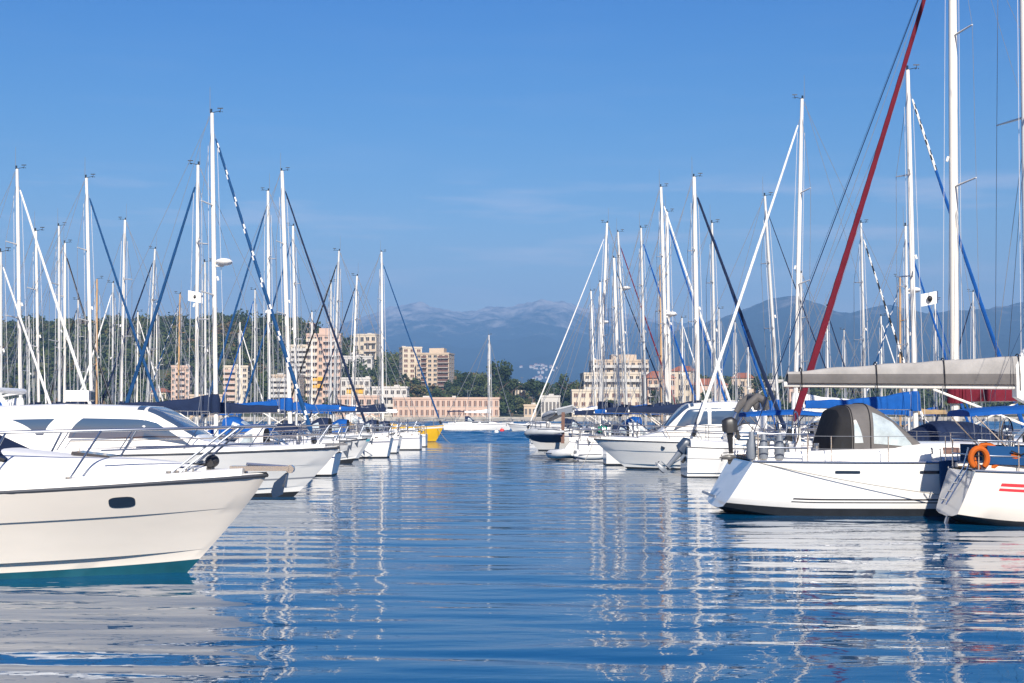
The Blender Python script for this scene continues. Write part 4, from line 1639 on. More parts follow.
for sg in (1, -1):
    m.loft([[(bx.x + .30, 0, bx.z + .04), (bx.x + .27, sg * .02, bx.z + .03)], [(bx.x + .25, 0, bx.z - .12), (bx.x + .13, sg * .15, bx.z - .10)], [(bx.x + .22, 0, bx.z - .26), (bx.x + .08, sg * .08, bx.z - .22)], [(bx.x + .12, 0, bx.z - .31), (bx.x + .10, sg * .02, bx.z - .31)]], 'stainless', False, False)
    m.loft([[(bx.x + .315, 0, bx.z + .04), (bx.x + .285, sg * .025, bx.z + .03)], [(bx.x + .265, 0, bx.z - .125), (bx.x + .13, sg * .17, bx.z - .105)], [(bx.x + .235, 0, bx.z - .275), (bx.x + .075, sg * .09, bx.z - .235)], [(bx.x + .12, 0, bx.z - .33), (bx.x + .09, sg * .025, bx.z - .33)]], 'stainless', False, False)
m.build('anchor', r)
m = MB()
m.ball((4.45, .0, hl.sheer(.93) + .25), .105, 'black_plastic', 14, 8, (1, 1, .9))
m.box((4.25, 0, hl.sheer(.93) + .17), (.42, .24, .10), 'black_plastic')
m.tube([(4.45, -.16, hl.sheer(.93) + .22), (4.45, .16, hl.sheer(.93) + .22)], .05, 'black_plastic', 12)
m.build('windlass', r)
for sg in (1, -1):
    m = MB()
    e_ = hl.edge(.905, sg, .22, .14)
    m.tube([e_ + Vector((-.16, 0, .05)), e_ + Vector((.16, 0, .05))], .018, 'stainless', 6)
    m.tube([e_ + Vector((-.05, 0, -.06)), e_ + Vector((-.05, 0, .05))], .014, 'stainless', 6)
    m.tube([e_ + Vector((.05, 0, -.06)), e_ + Vector((.05, 0, .05))], .014, 'stainless', 6)
    m.build('cleat', r)

# ---- hardtop cruiser behind it
r, i_ = motorboat('white hardtop motor yacht with long tinted side window, behind the nearest cruiser', 339, 39.8, 1, 12.0, 3.7, (1.18, 1.18, 1.36), style='hardtop', bottom='antifoul_black', bands=((.30, .34, 'stripe_grey'),), wedge=.10, rb=1.25)
cb = i_['cb']
m = MB()
m.box((-1.1, -.55, i_['zs'] + 1.60), (.65, .5, .30), 'gelcoat')
m.box((-.75, -.55, i_['zs'] + 1.60), (.06, .42, .22), 'glass_blue')
m.build('searchlight_box', r)
m = MB()
m.tube([(-2.3, .3, i_['zs'] + 1.40), (-2.4, .3, i_['zs'] + 3.0)], [.02, .008], 'gelcoat', 5)
m.build('antenna', r)
m = MB()
for sg in (1, -1):
    m.tube([(-3.3, sg * 1.2, i_['zs'] + .3), (-3.9, sg * 1.25, i_['zs'] + 1.6), (-3.2, sg * 1.1, i_['zs'] + 1.75)], .08, 'gelcoat', 8)
m.tube([(-3.2, -1.1, i_['zs'] + 1.75), (-3.2, 1.1, i_['zs'] + 1.75)], .08, 'gelcoat', 8)
m.build('radar_arch', r)

# ---- small boats along the left edge of the fairway
motorboat('white open motorboat with navy cockpit cover, just left of the grey hulled yacht', 367, 66.5, 1, 7.0, 2.5, (.88, .88, 1.15), style='open', canvas='navy', wedge=.2)
motorboat('white cuddy motorboat lying right in front of the yellow hull', 419, 108, 1, 8.2, 2.8, (.9, .9, 1.12), style='cuddy', bands=((.3, .36, 'stripe_grey'),))
motorboat('white cabin cruiser with blue canvas between the tallest left mast and the fairway', 352, 61.5, 1, 7.6, 2.6, (.85, .88, 1.15), style='open', canvas='blue', wedge=.12)
motorboat('white motorboat with grey stripe, bow second from the hardtop yacht', 345, 56.5, 1, 7.5, 2.6, (.9, .92, 1.15), style='cuddy', bands=((.45, .52, 'stripe_grey'),), wedge=.1)
motorboat('small white motorboat with navy cover moored beyond the grey hulled yacht', 395, 88, 1, 7.0, 2.5, (.85, .85, 1.1), style='open', canvas='navy', bands=((.6, .7, 'stripe_navy'),))
motorboat('white cabin boat with tan cockpit cover, two boats short of the yellow hull', 404, 97, 1, 7.6, 2.6, (.85, .85, 1.1), style='open', canvas='tan')
motorboat('small white launch alone on the open water right of the lone far sailboat', 508, 186, -1, 7.0, 2.4, (.8, .8, 1.0), style='cuddy')

# ---- grey-boom-cover yacht with its stern to the fairway
h1 = Hull(13.2, 3.9, 1.22, 1.22, 1.48, rb=.5, rs=.75, sr=.88, sm=.40, bands=((.12, .145, 'stripe_black', .12, 1.0), (.18, .215, 'stripe_black', .115, 1.0)), NS=44, paint=.17)
h1.slift = .30
r1, _, f1 = sailboat('large white sailing yacht with grey boom cover and black double waterline stripe, stern facing left', 1029, 1021, -200, 33.9, 1, jib=None, cover=None, hood=None, hull=h1, L=13.2, B=3.9, F=(1.22, 1.22, 1.48), xmf=.078, boomz=1.72, detail=2, htop=19.0, mr=.115, blen=5.75, cabin=False, r_rig=.007)
z0, pg, pe = f1['z0'], f1['pg'], f1['pe']
cb = Body([(-3.4, 1.10, z0 - .02, .40), (-1.5, 1.15, z0 - .02, .44), (1.2, 1.05, z0 - .02, .42), (3.2, .8, z0, .32), (4.6, .4, z0 + .02, .08)], e=.42)
m = MB(); cb.mesh(m, 'gelcoat'); co = m.build('coachroof', r1)
for sg in (1, -1):
    m = MB(); cb.side(m, 'glass_dark', -2.35, -1.62, -2.35, -1.62, .40, .72, sg); m.build('window', co)
    m = MB(); cb.side(m, 'shutter_brown', -1.38, -1.0, -1.38, -1.0, .40, .72, sg); m.build('window', co)  # brown pane: a maroon reflection painted in as the window's colour
    patch_on_hull(r1, h1, 'hull_window', -3.75, .80, .56, .07, 'glass_dark', sg, sq=.25, off=.006)
    patch_on_hull(r1, h1, 'hull_window', -1.9, .80, .50, .07, 'glass_dark', sg, sq=.25, off=.006)
hb = Body([(-3.48, 1.16, z0 + .26, 1.00), (-2.98, 1.16, z0 + .26, 1.05), (-2.42, 1.06, z0 + .26, .70), (-1.72, .92, z0 + .26, .07)], e=.5, n=18)
m = MB(); hb.mesh(m, 'canvas_grey', 'canvas_black'); so = m.build('sprayhood', r1)  # black end caps paint in the shade inside an open hood
for sg in (1, -1):
    m = MB(); hb.side(m, 'clear_vinyl', -3.42, -3.22, -3.42, -3.38, .14, .66, sg, off=.008); m.build('window', so)
    m = MB(); hb.side(m, 'clear_vinyl', -2.98, -2.02, -2.98, -2.50, .12, .80, sg, off=.008); m.build('window', so)
m = MB(); hb.patch(m, 'clear_vinyl', [(-2.62, .95), (-1.85, .8), (-1.85, math.pi - .8), (-2.62, math.pi - .95)], off=.008); m.build('window', so)
m = MB()
Body([(-3.92, 1.10, z0 + .15, .35), (-3.72, 1.14, z0 + .2, .98), (-3.49, 1.16, z0 + .26, 1.01)], e=.5, n=14).mesh(m, 'canvas_black')
m.build('companion_cover', so)
m = MB()
for x in (-3.45, -3.05):
    m.tube([hb.pt(x, math.pi * i / 18) + hb.nrm(x, math.pi * i / 18) * .008 for i in range(19)], .012, 'canvas_black', 5)
m.build('piping', so)
# winches and coiled lines
for (wx, wy) in ((-4.3, 1.15), (-4.3, -1.15), (-5.0, 1.2), (-5.0, -1.2)):
    m = MB(); m.tube([(wx, wy, z0 + .18), (wx, wy, z0 + .34), (wx, wy, z0 + .40)], [.085, .06, .075], 'stainless', 12); m.build('winch', r1)
m = MB()
for i in range(5):
    m.tube([(-5.75 + .02 * i + .17 * math.cos(a * .4), -1.30 - .015 * i, z0 + .38 + .17 * math.sin(a * .4) - .01 * i) for a in range(17)], .014, 'rope', 5)
m.build('coiled_line', r1)
# two-tone stack-pack on the boom
def stack(x0, x1, n=14):
    return [pg.x + (pe.x - pg.x) * (x0 + (x1 - x0) * i / n) for i in range(n + 1)]
lo, up = [], []
for i, x in enumerate(stack(.03, .985)):
    t = i / 14
    lo.append((x, .15, pg.z + .05 + .04 * t, .27 - .06 * t))
    up.append((x, .12 - .02 * t, pg.z + .27 - .01 * t, .38 * (1 - t) ** .8 + .08 + .022 * math.sin(i * 1.9) + .015 * math.sin(i * 4.3)))
bo = [c for c in r1.children if c.name.startswith('boom')][0]
m = MB(); Body(lo, e=.35, n=10).mesh(m, 'canvas_grey'); m.build('sail_cover', bo)
m = MB(); Body(up, e=.7, n=10).mesh(m, 'canvas_pale_grey'); m.build('cover_top', bo)
m = MB()
for t in (.03, .34, .62, .93):
    x = pg.x + (pe.x - pg.x) * t
    hs_ = .38 * (1 - t) ** .8 + .38
    m.tube([(x, .17, pg.z - .1), (x, .175, pg.z + .26), (x, .1, pg.z + hs_), (x, 0, pg.z + hs_ + .03), (x, -.1, pg.z + hs_), (x, -.175, pg.z + .26), (x, -.17, pg.z - .1)], .014, 'canvas_black', 5)
m.build('sail_tie', bo)
m = MB()
Body([(pg.x - .25, .16, pg.z - .25, .8), (pg.x + .02, .2, pg.z - .4, 1.35), (pg.x + .42, .18, pg.z - .4, 1.35)], e=.5, n=12).mesh(m, 'canvas_white')
m.build('mast_collar', bo)
outboard(r1, Vector((-6.12, -1.15, z0 + .62)), R(-4), 'black_plastic', 'black_plastic', .62)
m = MB()
m.tube([(-6.1, -1.30, z0 + .55), (-6.1, -1.0, z0 + .55)], .05, 'black_plastic', 8)
m.build('motor_bracket', r1)
m = MB()
m.box((-6.62, 0, .40), (.03, 2.2, .06), 'stripe_grey', 0, .45)
m.build('boarding_step', r1)
m = MB()
st_ = h1.edge(0.0)
for yy_ in (.0,):
    m.tube([f1['mp'](1.0), Vector((st_.x + .1, yy_, st_.z + .1))], .012 if yy_ == 0 else .004, 'wire_navy' if yy_ == 0 else 'wire_white', 5)
m.build('backstay', r1)
# ---- red striped yacht, nearest on the right
h2 = Hull(9.2, 2.75, 1.12, 1.08, 1.30, rb=.7, rs=.42, sr=.70, sm=.44, bands=((.60, .66, 'stripe_red', .055, .55), (.70, .77, 'stripe_red', .075, .55)), NS=36, paint=.10, top='gelcoat_cream')
h2.slift = .34
X2 = Xat(940, 29.2)
r2, _, f2 = sailboat('white sailboat with red double stripe, orange lifebuoys and blue bimini, nearest on the right', 512 + (X2 + 4.6 + 1.0) / 30.2 * FPX, 512 + (X2 + 5.6) / 30.2 * FPX, -60, 30.2, 1, jib=None, cover='blue', hood=None, bimini='blue', hull=h2, L=9.2, B=2.75, top='gelcoat_cream', htop=12.5, detail=2, bimz=1.28, jit=R(-1.0), r_rig=.007)
z2 = f2['z0']
for sg in (1, -1):
    m = MB()
    pts = [h2.edge(.03 + .30 * i / 8, sg, .07) for i in range(9)]
    m.loft([[p + Vector((0, -.012 * sg, .16)), p + Vector((0, -.012 * sg, .54)), p + Vector((0, .012 * sg, .54)), p + Vector((0, .012 * sg, .16))] for p in pts], 'canvas_steel_blue')
    m.build('weather_cloth', r2)
m = MB()
m.box((-4.42, 0, .35), (.05, .10, 1.2), 'gelcoat', 0, .3)
m.build('rudder', r2)
m = MB()
for i in range(4):
    m.tube([(-4.66 + .12 * i, -.55, .52 + .17 * i), (-4.66 + .12 * i, -.25, .52 + .17 * i)], .018, 'stainless', 6)
for y in (-.55, -.25):
    m.tube([(-4.68, y, .42), (-4.22, y, 1.16), (-4.1, y, 1.6)], .018, 'stainless', 6)
m.build('boarding_ladder', r2)


def world_pt(root, p):
    M = Matrix.Translation(root.location) @ root.rotation_euler.to_matrix().to_4x4()
    return M @ Vector(p)


def horseshoe(label, p, rz, tilt=0.0):
    o = empty('lifebuoy', p, rz)
    o.rotation_euler = (tilt, 0, rz)
    tag(o, label, 'lifebuoy')
    m = MB()
    m.tube([(.18 * math.sin(a), 0, -.21 * math.cos(a)) for a in [R(-145 + 290 * i / 16) + math.pi for i in range(17)]], [.04] + [.062] * 15 + [.04], 'canvas_orange', 9)
    m.build('float', o)
    m = MB()
    m.tube([(-.12, 0, -.2), (-.1, .03, .05), (.1, .03, .05), (.12, 0, -.2)], .022, 'canvas_black', 5)
    m.build('strap', o)
    return o


e_ = h2.edge(.02, -1, .06)
horseshoe('orange horseshoe lifebuoy with black strap on the stern rail of the red striped boat', world_pt(r2, (e_.x - .12, e_.y - .11, z2 + .30)), .15)
o = empty('ring_buoy', world_pt(r2, (e_.x + .08, e_.y + .06, z2 + .33)), -.25)
tag(o, 'dark orange ring buoy hanging behind the horseshoe lifebuoy on the red striped boat', 'lifebuoy')
m = MB()
m.tube([(.25 * math.cos(2 * math.pi * i / 20), 0, .25 * math.sin(2 * math.pi * i / 20)) for i in range(21)], .055, 'canvas_orange', 8, False)
m.build('ring', o)
o = empty('throw_bag', world_pt(r2, (e_.x + .72, e_.y - .06, z2 + .36)), 0)
tag(o, 'bright orange rescue bag on the guard wire of the red striped boat', 'rescue bag')
m = MB(); m.ball((0, 0, 0), .13, 'canvas_orange', 12, 8, (1.6, .5, 1)); m.build('bag', o)
m = MB(); m.tube([(-.2, -.09, .1), (0, -.1, .02), (.2, -.09, .1)], .015, 'canvas_black', 5); m.build('strap', o)

# gear on the deck of the grey-cover yacht
for (u, lb, hh) in ((751, 'tapered dark grey fender standing on the yacht deck just right of the black outboard', .62),
                    (763, 'tapered dark grey fender standing alone, second from the black outboard', .56),
                    (779, 'dark grey fender leaning on the guard rail below the blue boom cover', .60)):
    X = Xat(u, 32.6)
    o = empty('fender', (X, 32.55, z0 + .05), 0)
    tag(o, lb, 'fender', 'fenders on the grey covered yacht')
    m = MB(); m.tube([(0, 0, 0), (0, 0, .08), (0, 0, hh * .5), (.01, 0, hh)], [.10, .12, .11, .05], 'motor_grey', 10); m.build('body', o)
    m = MB(); m.tube([(.01, 0, hh), (.02, -.08, hh + .12)], .012, 'rope', 5); m.build('lanyard', o)
o = empty('fender_board', (Xat(950, 31.8), 31.86, .55), 0)
tag(o, 'navy padded fender sheet hanging between the grey covered yacht and the red striped boat', 'fender')
m = MB()
m.loft([[(-.20, -.05, .02), (-.20, .05, .02), (-.22, .05, .70), (-.22, -.05, .70)], [(0, -.08, 0), (0, .06, 0), (0, .06, .72), (0, -.07, .72)], [(.26, -.05, .02), (.26, .05, .02), (.24, .05, .71), (.24, -.05, .71)]], 'canvas_steel_blue')
m.build('pad', o)
m = MB()
for x in (-.18, .2):
    m.tube([(x, 0, .70), (x, .08, .98)], .012, 'rope', 5)
m.build('lanyard', o)

# ---- small outboard boat with its stern to the fairway
r3, i3 = motorboat('white motorboat with tilted blue outboard engine and grey padded hoop on its stern', 868, 52.6, 1, 6.8, 2.5, (1.10, 1.05, 1.25), style='cuddy', sr=.94)
outboard(r3, Vector((-3.40, -.45, .72)), R(40), 'motor_blue', 'motor_grey', 1.0)
st_x = r3.location.x
P3 = lambda u, y, dy=-.9: Vector((Xat(u, 52) - st_x, dy, Zat(y, 52)))
m = MB()
for dy in (-.95, .95):
    m.tube([P3(728, 440, dy), P3(736, 426, dy), P3(744, 411, dy), P3(750, 402, dy), P3(757, 397, dy), P3(764, 401, dy), P3(766, 411, dy)], .05, 'stainless', 8)
fr = m.build('hoop_frame', r3)
m = MB()
for dy in (-.95, .95):
    m.tube([P3(743, 412, dy), P3(748, 404, dy), P3(756, 397.5, dy), P3(763, 400.5, dy), P3(765, 410, dy)], [.10, .15, .17, .17, .12], 'canvas_grey', 10)
m.tube([P3(757, 397, -.95), P3(757, 397, .95)], .13, 'canvas_grey', 10)
m.build('canvas_roll', r3)

# ---- flybridge motorboat, bow to the fairway
r4, i4 = motorboat('white pilothouse motorboat with dark oval portholes, bow to the fairway behind the blue outboard', 594, 60.0, -1, 9.2, 3.1, (1.1, 1.1, 1.24), style='hardtop', bands=(), wedge=.04, hh=1.55, bottom='antifoul_black', rb=1.4)

# ---- inflatables
dinghy('white and navy inflatable dinghy floating at the bow of the pilothouse motorboat', Xat(592, 70), 70.3, .02, R(6), 1.9, 'rubber_white', 'rubber_navy')
dinghy('pale inflatable dinghy seen from its bow, left of the white and navy dinghy', Xat(565, 71.5), 72, .02, R(-78), 2.5, 'rubber_white', 'rubber_grey')
dinghy('grey inflatable dinghy lying upside down high on a foredeck beside the wooden gangway', Xat(556, 90), 90, 2.62, R(112), 2.7, 'rubber_grey', 'rubber_grey', roll=R(168), pitch=R(9))
dinghy('grey and black inflatable dinghy hoisted against a white bow below the upturned dinghy', Xat(546, 87), 87.3, .75, R(175), 2.3, 'rubber_grey', 'rubber_navy', roll=R(25))

# ---- the other sailing boats: (label, base u, top u, top y, Y guess, bow direction, options)
SB = [
    ('sailboat with blue and white spiral jib, its mast the tallest of the left row', 217, 212, 113, 50, 1, dict(jib='spiral_blue', cover='navy', hood='navy', radar=262, flag=292, jr=.085)),
    ('sailboat with grey hull, teal stripe, thick white mast and dark navy furled jib', 291, 282, 171, 72, 1, dict(jib='navy', cover='blue', hood='blue', top='gelcoat_grey', bands=((.72, .82, 'stripe_teal'),), jr=.07, mr=.11)),
    ('sailboat with bright yellow hull and dark blue furled jib', 383, 381.5, 252, 117, 1, dict(jib='steel_blue', cover='navy', hood='white', top='gelcoat_yellow', bands=((.86, .97, 'gelcoat'),), xmf=.06)),
    ('sailboat with long blue jib leaning left, mast just left of the tallest left one', 197, 198, 165, 54, -1, dict(jib='steel_blue', cover='navy', hood='white', jr=.085)),
    ('sailboat with blue jib running left, its white mast between the two thickest left masts', 270, 268, 191, 64, -1, dict(jib='steel_blue', cover='blue', hood='navy')),
    ('sailboat with white furled jib and mast nearest the left picture edge but one', 22, 17, 169, 60, 1, dict(jib='white', cover='white', hood='blue')),
    ('sailboat with tall plain white mast and blue furled jib above the hardtop yacht', 93, 86.5, 178, 60, 1, dict(jib='steel_blue', cover='navy', hood='grey')),
    ('sailboat with short leaning white mast and navy furled jib above the left yacht roof', 40, 36, 231, 66, 1, dict(jib='navy', cover='navy')),
    ('sailboat with thin alloy mast at the left edge of the picture', 2, 1, 252, 58, 1, dict(jib='white', cover='blue', mastm='mast_alloy')),
    ('sailboat with alloy mast and no furled jib, left of the short cream masted boat', 60, 59, 226, 74, 1, dict(jib=None, cover='navy', mastm='mast_alloy')),
    ('sailboat with short cream mast and black furled jib in the left mast group', 65, 65, 243, 80, 1, dict(jib='black', cover='cream', mastm='mast_cream')),
    ('small sailboat with short wooden mast in the left mast group', 97, 97, 279, 88, 1, dict(jib=None, cover='tan', mastm='mast_wood', whip=False)),
    ('small sailboat with slim alloy mast just right of the wooden mast', 113, 113, 283, 95, -1, dict(jib='white', cover='blue', mastm='mast_alloy')),
    ('sailboat with white mast leaning right and bare forestay, above the yacht windscreen', 121, 125, 220, 68, -1, dict(jib=None, cover='navy', hood='blue')),
    ('sailboat with mast leaning right and navy furled jib falling to the left', 146, 155, 249, 80, -1, dict(mastm='mast_alloy', jib='navy', cover='navy', hood='grey')),
    ('small sailboat with short white mast in front of the wooded hill', 157, 157, 303, 104, -1, dict(jib=None, cover='blue')),
    ('small sailboat with wooden mast and blue and white spiral furled jib below the hill', 178, 180, 294, 92, -1, dict(jib='spiral_blue', cover='tan', mastm='mast_wood', jr=.06)),
    ('sailboat with slim alloy mast close beside the tallest left mast', 206, 205, 262, 76, 1, dict(jib=None, cover='navy', mastm='mast_alloy')),
    ('sailboat with white mast and bright blue furled jib crossing behind the thick white mast', 297, 293, 226, 84, -1, dict(jib='steel_blue', cover='blue', hood='blue')),
    ('sailboat with plain mast in front of the tall tower block and black furled jib', 333, 339, 251, 92, -1, dict(mastm='mast_alloy', jib='black', cover='navy', hood='navy')),
    ('sailboat with short alloy mast directly before the tall tower block', 331, 331, 282, 104, 1, dict(jib=None, cover='blue', mastm='mast_alloy')),
    ('sailboat with leaning white mast and dark furled jib right of the tower block', 351, 357, 276, 100, -1, dict(jib='navy', cover='white', hood='navy')),
    ('lone white sailboat with bare mast far out between the two rows', 490, 489, 335, 200, 1, dict(jib=None, cover='white', hood='navy', bimini='navy', xmf=.16, lift=0)),
    # right side
    ('sailboat with dark red furled jib and maroon boom cover, tall cream mast at right', 954, 952, -150, 40.2, -1, dict(jib='maroon', cover='maroon', hood='blue', mastm='mast_cream', mr=.125, htop=17.6, L=12, B=3.7, jr=.088, xmf=.09, tent='navy', flag=288)),
    ('tall sailboat with blue furled jib and wide blue boom cover, right of the red jib', 915.5, 907.6, 70, 46.5, 1, dict(jib='blue_ends', cover='blue', hood='navy', jr=.07, bimini='blue', bimz=1.38)),
    ('sailboat with thick white furled jib slanting left and tall white mast', 794, 802, 99, 56.5, -1, dict(jib='white', cover='white', hood='white', jr=.068, mr=.085)),
    ('sailboat with heavy navy furled jib and thick white mast right of the fairway', 698.5, 694, 177, 65, 1, dict(jib='navy', cover='navy', hood='blue', jr=.10, mr=.105, L=8.6, xmf=.0)),
    ('sailboat with navy boom cover, white hull and white furled jib beside the wooden mast', 668, 661, 187, 75, 1, dict(jib='white', cover='navy', hood='white', radar=314, L=8.8, xmf=.04)),
    ('sailboat with wooden mast standing left of the white paired masts', 662, 660, 265, 98, 1, dict(jib=None, cover='tan', mastm='mast_wood', whip=False)),
    ('sailboat with cream mast and blue furled jib just right of the navy covered boat', 670, 667, 212, 79, 1, dict(jib='blue', cover='navy', mastm='mast_cream', L=8.6, xmf=.05)),
    ('sailboat with slim white mast and blue furled jib in the right mast group', 646, 641, 228, 84, 1, dict(mastm='mast_alloy', jib='blue', cover='blue', L=8.2, xmf=.04)),
    ('sailboat with long white forestay reaching left over the upturned dinghy', 599, 607, 223, 90, -1, dict(jib='white', cover='navy', hood='blue', jr=.045, xmf=.05)),
    ('sailboat with thick short white mast and dark navy boom cover in front of the terraces', 620, 614, 258, 80, 1, dict(jib='navy', cover='navy', mr=.10, hood='green', jr=.05, L=7.4, xmf=-.02)),
    ('sailboat with grey green alloy mast, radar dome and dark red furled jib', 628, 618, 232, 95, 1, dict(jib='maroon', cover='navy', mastm='mast_alloy', radar=288, jr=.06, L=8, xmf=.0)),
    ('sailboat with slim mast leftmost of the right hand row', 596, 591, 291, 122, 1, dict(jib=None, cover='blue')),
    ('sailboat with slim mast close behind the leftmost mast of the right row', 603, 600, 282, 112, 1, dict(jib=None, cover='white', radar=322)),
    ('sailboat with slim white mast and long blue jib, right of the heavy navy jib', 716, 712, 223, 74, 1, dict(mastm='mast_alloy', jib='blue', cover='blue', hood='navy')),
    ('small sailboat with short alloy mast among the blue furled jibs', 720, 719, 309, 116, 1, dict(jib=None, cover='navy', mastm='mast_alloy')),
    ('sailboat with strongly raked white mast and thin navy jib left of the tall white mast', 780, 762, 196, 63, 1, dict(mastm='mast_alloy', jib='navy', cover='blue', jr=.035)),
    ('small sailboat with low white mast between the blue jibs and the raked mast', 749, 748, 347, 124, 1, dict(jib=None, cover='navy')),
    ('sailboat with short slim mast right beside the tall white mast', 801, 801, 273, 86, -1, dict(jib=None, cover='blue', mastm='mast_alloy')),
    ('sailboat with black and white spiral furled jib right of the dark red jib', 865.5, 861, 223, 74, 1, dict(mastm='mast_alloy', jib='spiral_black', cover='white', hood='grey')),
    ('sailboat with white mast and bright blue furled jib between the two tall right masts', 909, 905.5, 226, 68, 1, dict(jib='blue', cover='blue', radar=290)),
    ('small sailboat with wooden mast and blue and white spiral jib slanting left', 900, 900, 277, 86, -1, dict(jib='spiral_blue', cover='tan', mastm='mast_wood', whip=False)),
    ('small sailboat with short white mast between the red jib boat and the heavy navy jib', 683, 682, 318, 120, 1, dict(jib='white', cover='blue', hood='navy')),
    ('small sailboat with short alloy mast above the red roofed houses', 736, 735, 322, 122, -1, dict(jib='blue', cover='navy', mastm='mast_alloy')),
    ('small sailboat with short mast and navy jib showing just right of the tall white mast', 828, 827, 306, 110, 1, dict(jib='navy', cover='navy')),
    ('small sailboat with slim mast standing behind the dark red furled jib', 845, 844, 330, 122, -1, dict(jib=None, cover='white', mastm='mast_alloy')),
    ('small sailboat with cream mast between the black spiral jib and the wooden mast', 882, 881, 316, 104, 1, dict(jib='white', cover='cream', mastm='mast_cream')),
    ('small sailboat with short white mast just left of the tall cream mast', 936, 935, 300, 98, 1, dict(jib='blue', cover='blue')),
    ('small sailboat with alloy mast seen right of the tall cream mast', 974, 973, 292, 92, -1, dict(jib='navy', cover='grey', mastm='mast_alloy')),
    ('small sailboat with short alloy mast near the left edge, below the hill crest', 30, 29, 316, 112, 1, dict(jib=None, cover='white', mastm='mast_alloy')),
    ('small sailboat with short white mast and black jib left of the tall plain mast', 78, 78, 300, 106, -1, dict(jib='black', cover='navy')),
    ('small sailboat with short cream mast below the long blue furled jib', 137, 138, 312, 118, 1, dict(jib='white', cover='cream', mastm='mast_cream')),
    ('small sailboat with short white mast before the cream tower block', 240, 240, 322, 116, 1, dict(jib='white', cover='blue')),
    ('small sailboat with slim alloy mast left of the blue jib mast between the thick ones', 255, 255, 290, 104, -1, dict(jib='blue', cover='navy', mastm='mast_alloy')),
    ('small sailboat with short white mast at the left face of the tall tower block', 312, 312, 312, 124, 1, dict(jib='navy', cover='white')),
]


def clash(x, y, L, B, skip=None):
    for (lb, fx, fy, fL, fB, _r) in FOOT:
        if abs(y - fy) < (B + fB) / 2 + .1 and abs(x - fx) < (L + fL) / 2 + .15:
            return True
    return False


for (lb, ub, ut, yt, Yg, d, op) in SB:
    op = dict(op)
    tent = op.pop('tent', None)
    op.pop('lift', None)
    best = Yg
    for k in range(0, 90):
        Y = Yg + (k + 1) // 2 * .4 * (1 if k % 2 else -1)
        H = op.get('htop') or Zat(yt, Y)
        L = op.get('L') or min(13.0, max(7.0, H / 1.38))
        B = op.get('B') or L * .31
        X = Xat(ub, Y, 3) - d * op.get('xmf', .11) * L
        if not clash(X, Y, L, B):
            best = Y
            break
    else:
        print('NO PLACE', lb)
    if abs(best - Yg) > 3:
        print('MOVED', lb, Yg, '->', best)
    op.setdefault('xmf', .11)
    jit = R(random.uniform(-1.5, 1.5))
    root, hl_, inf = sailboat(lb, ub, ut, yt, best, d, jit=jit, **op)
    if tent:
        m = MB()
        L = inf['L']
        Body([(-.02 * L, .9, inf['z0'] + .5, .05), (.06 * L, .95, inf['z0'] + .38, .55), (.14 * L, .9, inf['z0'] + .35, .6), (.24 * L, .6, inf['z0'] + .3, .1)], e=.8).mesh(m, 'canvas_' + tent)
        m.build('foredeck_tent', root)
    if 'dark navy boom cover in front' in lb:
        m = MB()
        m.box((-.49 * inf['L'], .2, inf['z0'] + .75), (.20, .30, 1.9), 'shutter_brown', 0, .02)
        for k in range(7):
            m.box((-.49 * inf['L'] - .115, .2, inf['z0'] - .1 + k * .28), (.03, .34, .05), 'teak')
        m.build('gangway', root)

# ---- buoys and mooring lines
def buoy(label, u, y, k, r_):
    D = FPX * HC / (y - 414)
    o = empty('mooring_buoy', (Xat(u, D, 0), D, .02), 0)
    tag(o, label, 'buoy')
    m = MB(); m.ball((0, 0, r_ * .35), r_, k, 14, 10); m.build('float', o)
    m = MB(); m.tube([(r_ * .25 * math.cos(a * .8), 0, r_ * 1.45 + r_ * .25 * math.sin(a * .8)) for a in range(9)], r_ * .07, 'stainless', 5); m.build('ring', o)


buoy('red round mooring buoy beside the bow of the grey hulled yacht', 392, 445.5, 'buoy_red', .28)
buoy('small red mooring buoy near the lone far sailboat', 502, 431.5, 'buoy_red', .30)
buoy('small white mooring buoy left of the red one by the lone far sailboat', 496.5, 433, 'rubber_white', .28)


def line(label, pts, r_=.012, sag=.1):
    m = MB()
    a, b = Vector(pts[0]), Vector(pts[1])
    n = 14
    m.tube([a + (b - a) * (i / n) - Vector((0, 0, sag * math.sin(math.pi * i / n))) for i in range(n + 1)], r_, 'rope', 5)
    o = m.build('mooring_line')
    tag(o, label, 'rope')


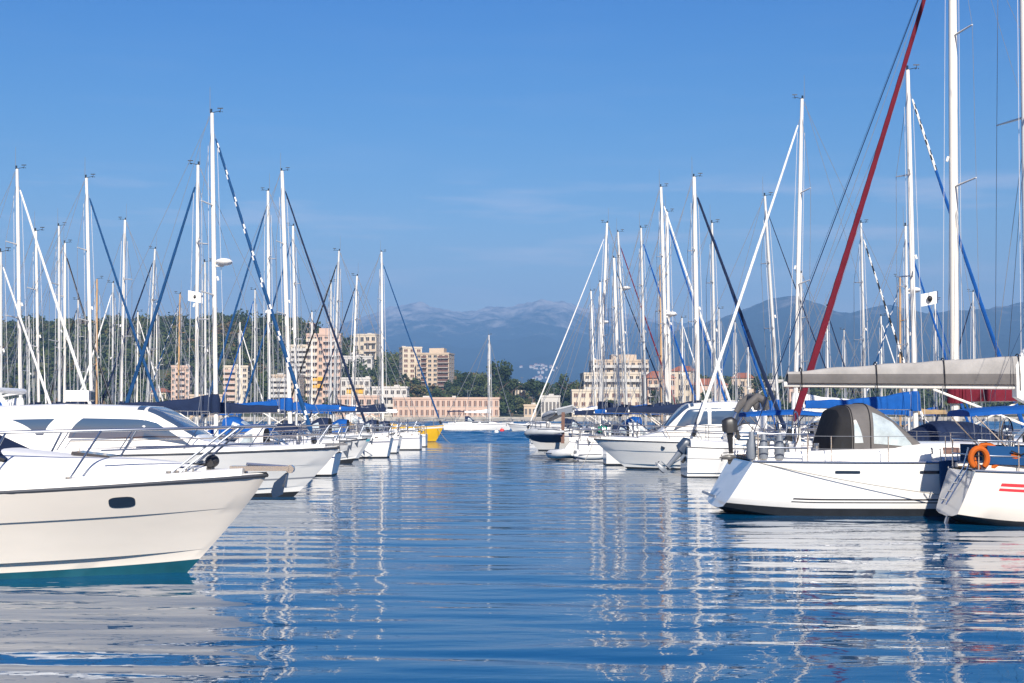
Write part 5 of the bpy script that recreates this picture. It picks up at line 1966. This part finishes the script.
line('thin grey mooring line crossing the white topsides of the grey covered yacht', [(Xat(757, 32) - .1, 32.2, 1.24), (Xat(952, 31.6), 31.7, .48)], .010, .06)
line('mooring line dropping from the yellow bow into the water', [(Xat(437, 117), 117, 1.2), (Xat(452, 112), 112, -.1)], .018, .15)
line('second mooring line forward of the yellow bow, reaching further right', [(Xat(437, 117), 117.1, 1.2), (Xat(448, 119), 119, -.1)], .018, .1)
line('mooring line from the pilothouse motorboat bow down to the water', [(Xat(594, 60), 60, 1.2), (Xat(577, 58), 58, -.1)], .012, .12)

# ---- fenders hanging along the moored hulls
fm = {}
for key in ('rubber_white', 'rubber_navy', 'canvas_blue'):
    m = MB(); m.tube([(0, 0, -.30), (0, 0, -.27), (0, 0, -.18), (0, 0, .18), (0, 0, .27), (0, 0, .31)], [.03, .08, .115, .115, .08, .03], key, 10)
    o = m.build('body'); b_me = o.data; bpy.data.objects.remove(o)
    m = MB(); m.tube([(0, 0, .3), (0, .03, .75)], .012, 'rope', 5)
    o = m.build('lanyard'); l_me = o.data; bpy.data.objects.remove(o)
    fm[key] = (b_me, l_me)
gf = random.Random(5)
LBL = {'rubber_white': 'white cylinder fender hanging against the side of a moored boat', 'rubber_navy': 'dark navy fender hanging against the side of a moored boat', 'canvas_blue': 'bright blue fender hanging against the side of a moored boat'}
for (root, hl_) in HULLS:
    if root is r1 or root is r2 or 'nearest of all' in root['label'] or root.location.y > 125:
        continue
    for u in (.30, .62) if gf.random() < .6 else (.45,):
        key = gf.choice(['rubber_white', 'rubber_white', 'rubber_navy', 'canvas_blue'])
        sg = -1 if abs(root.rotation_euler.z) < 1.5 else 1      # the side nearer the fairway's mouth
        p = hl_.edge(u, sg, -.11)
        M_ = Matrix.Translation(root.location) @ root.rotation_euler.to_matrix().to_4x4()
        wpt = M_ @ Vector((p.x, p.y, p.z - .55))
        o = empty('fender', wpt, root.rotation_euler.z)
        tag(o, LBL[key], 'fender', 'fenders hanging on moored hulls')
        share('body', fm[key][0], o)
        share('lanyard', fm[key][1], o)
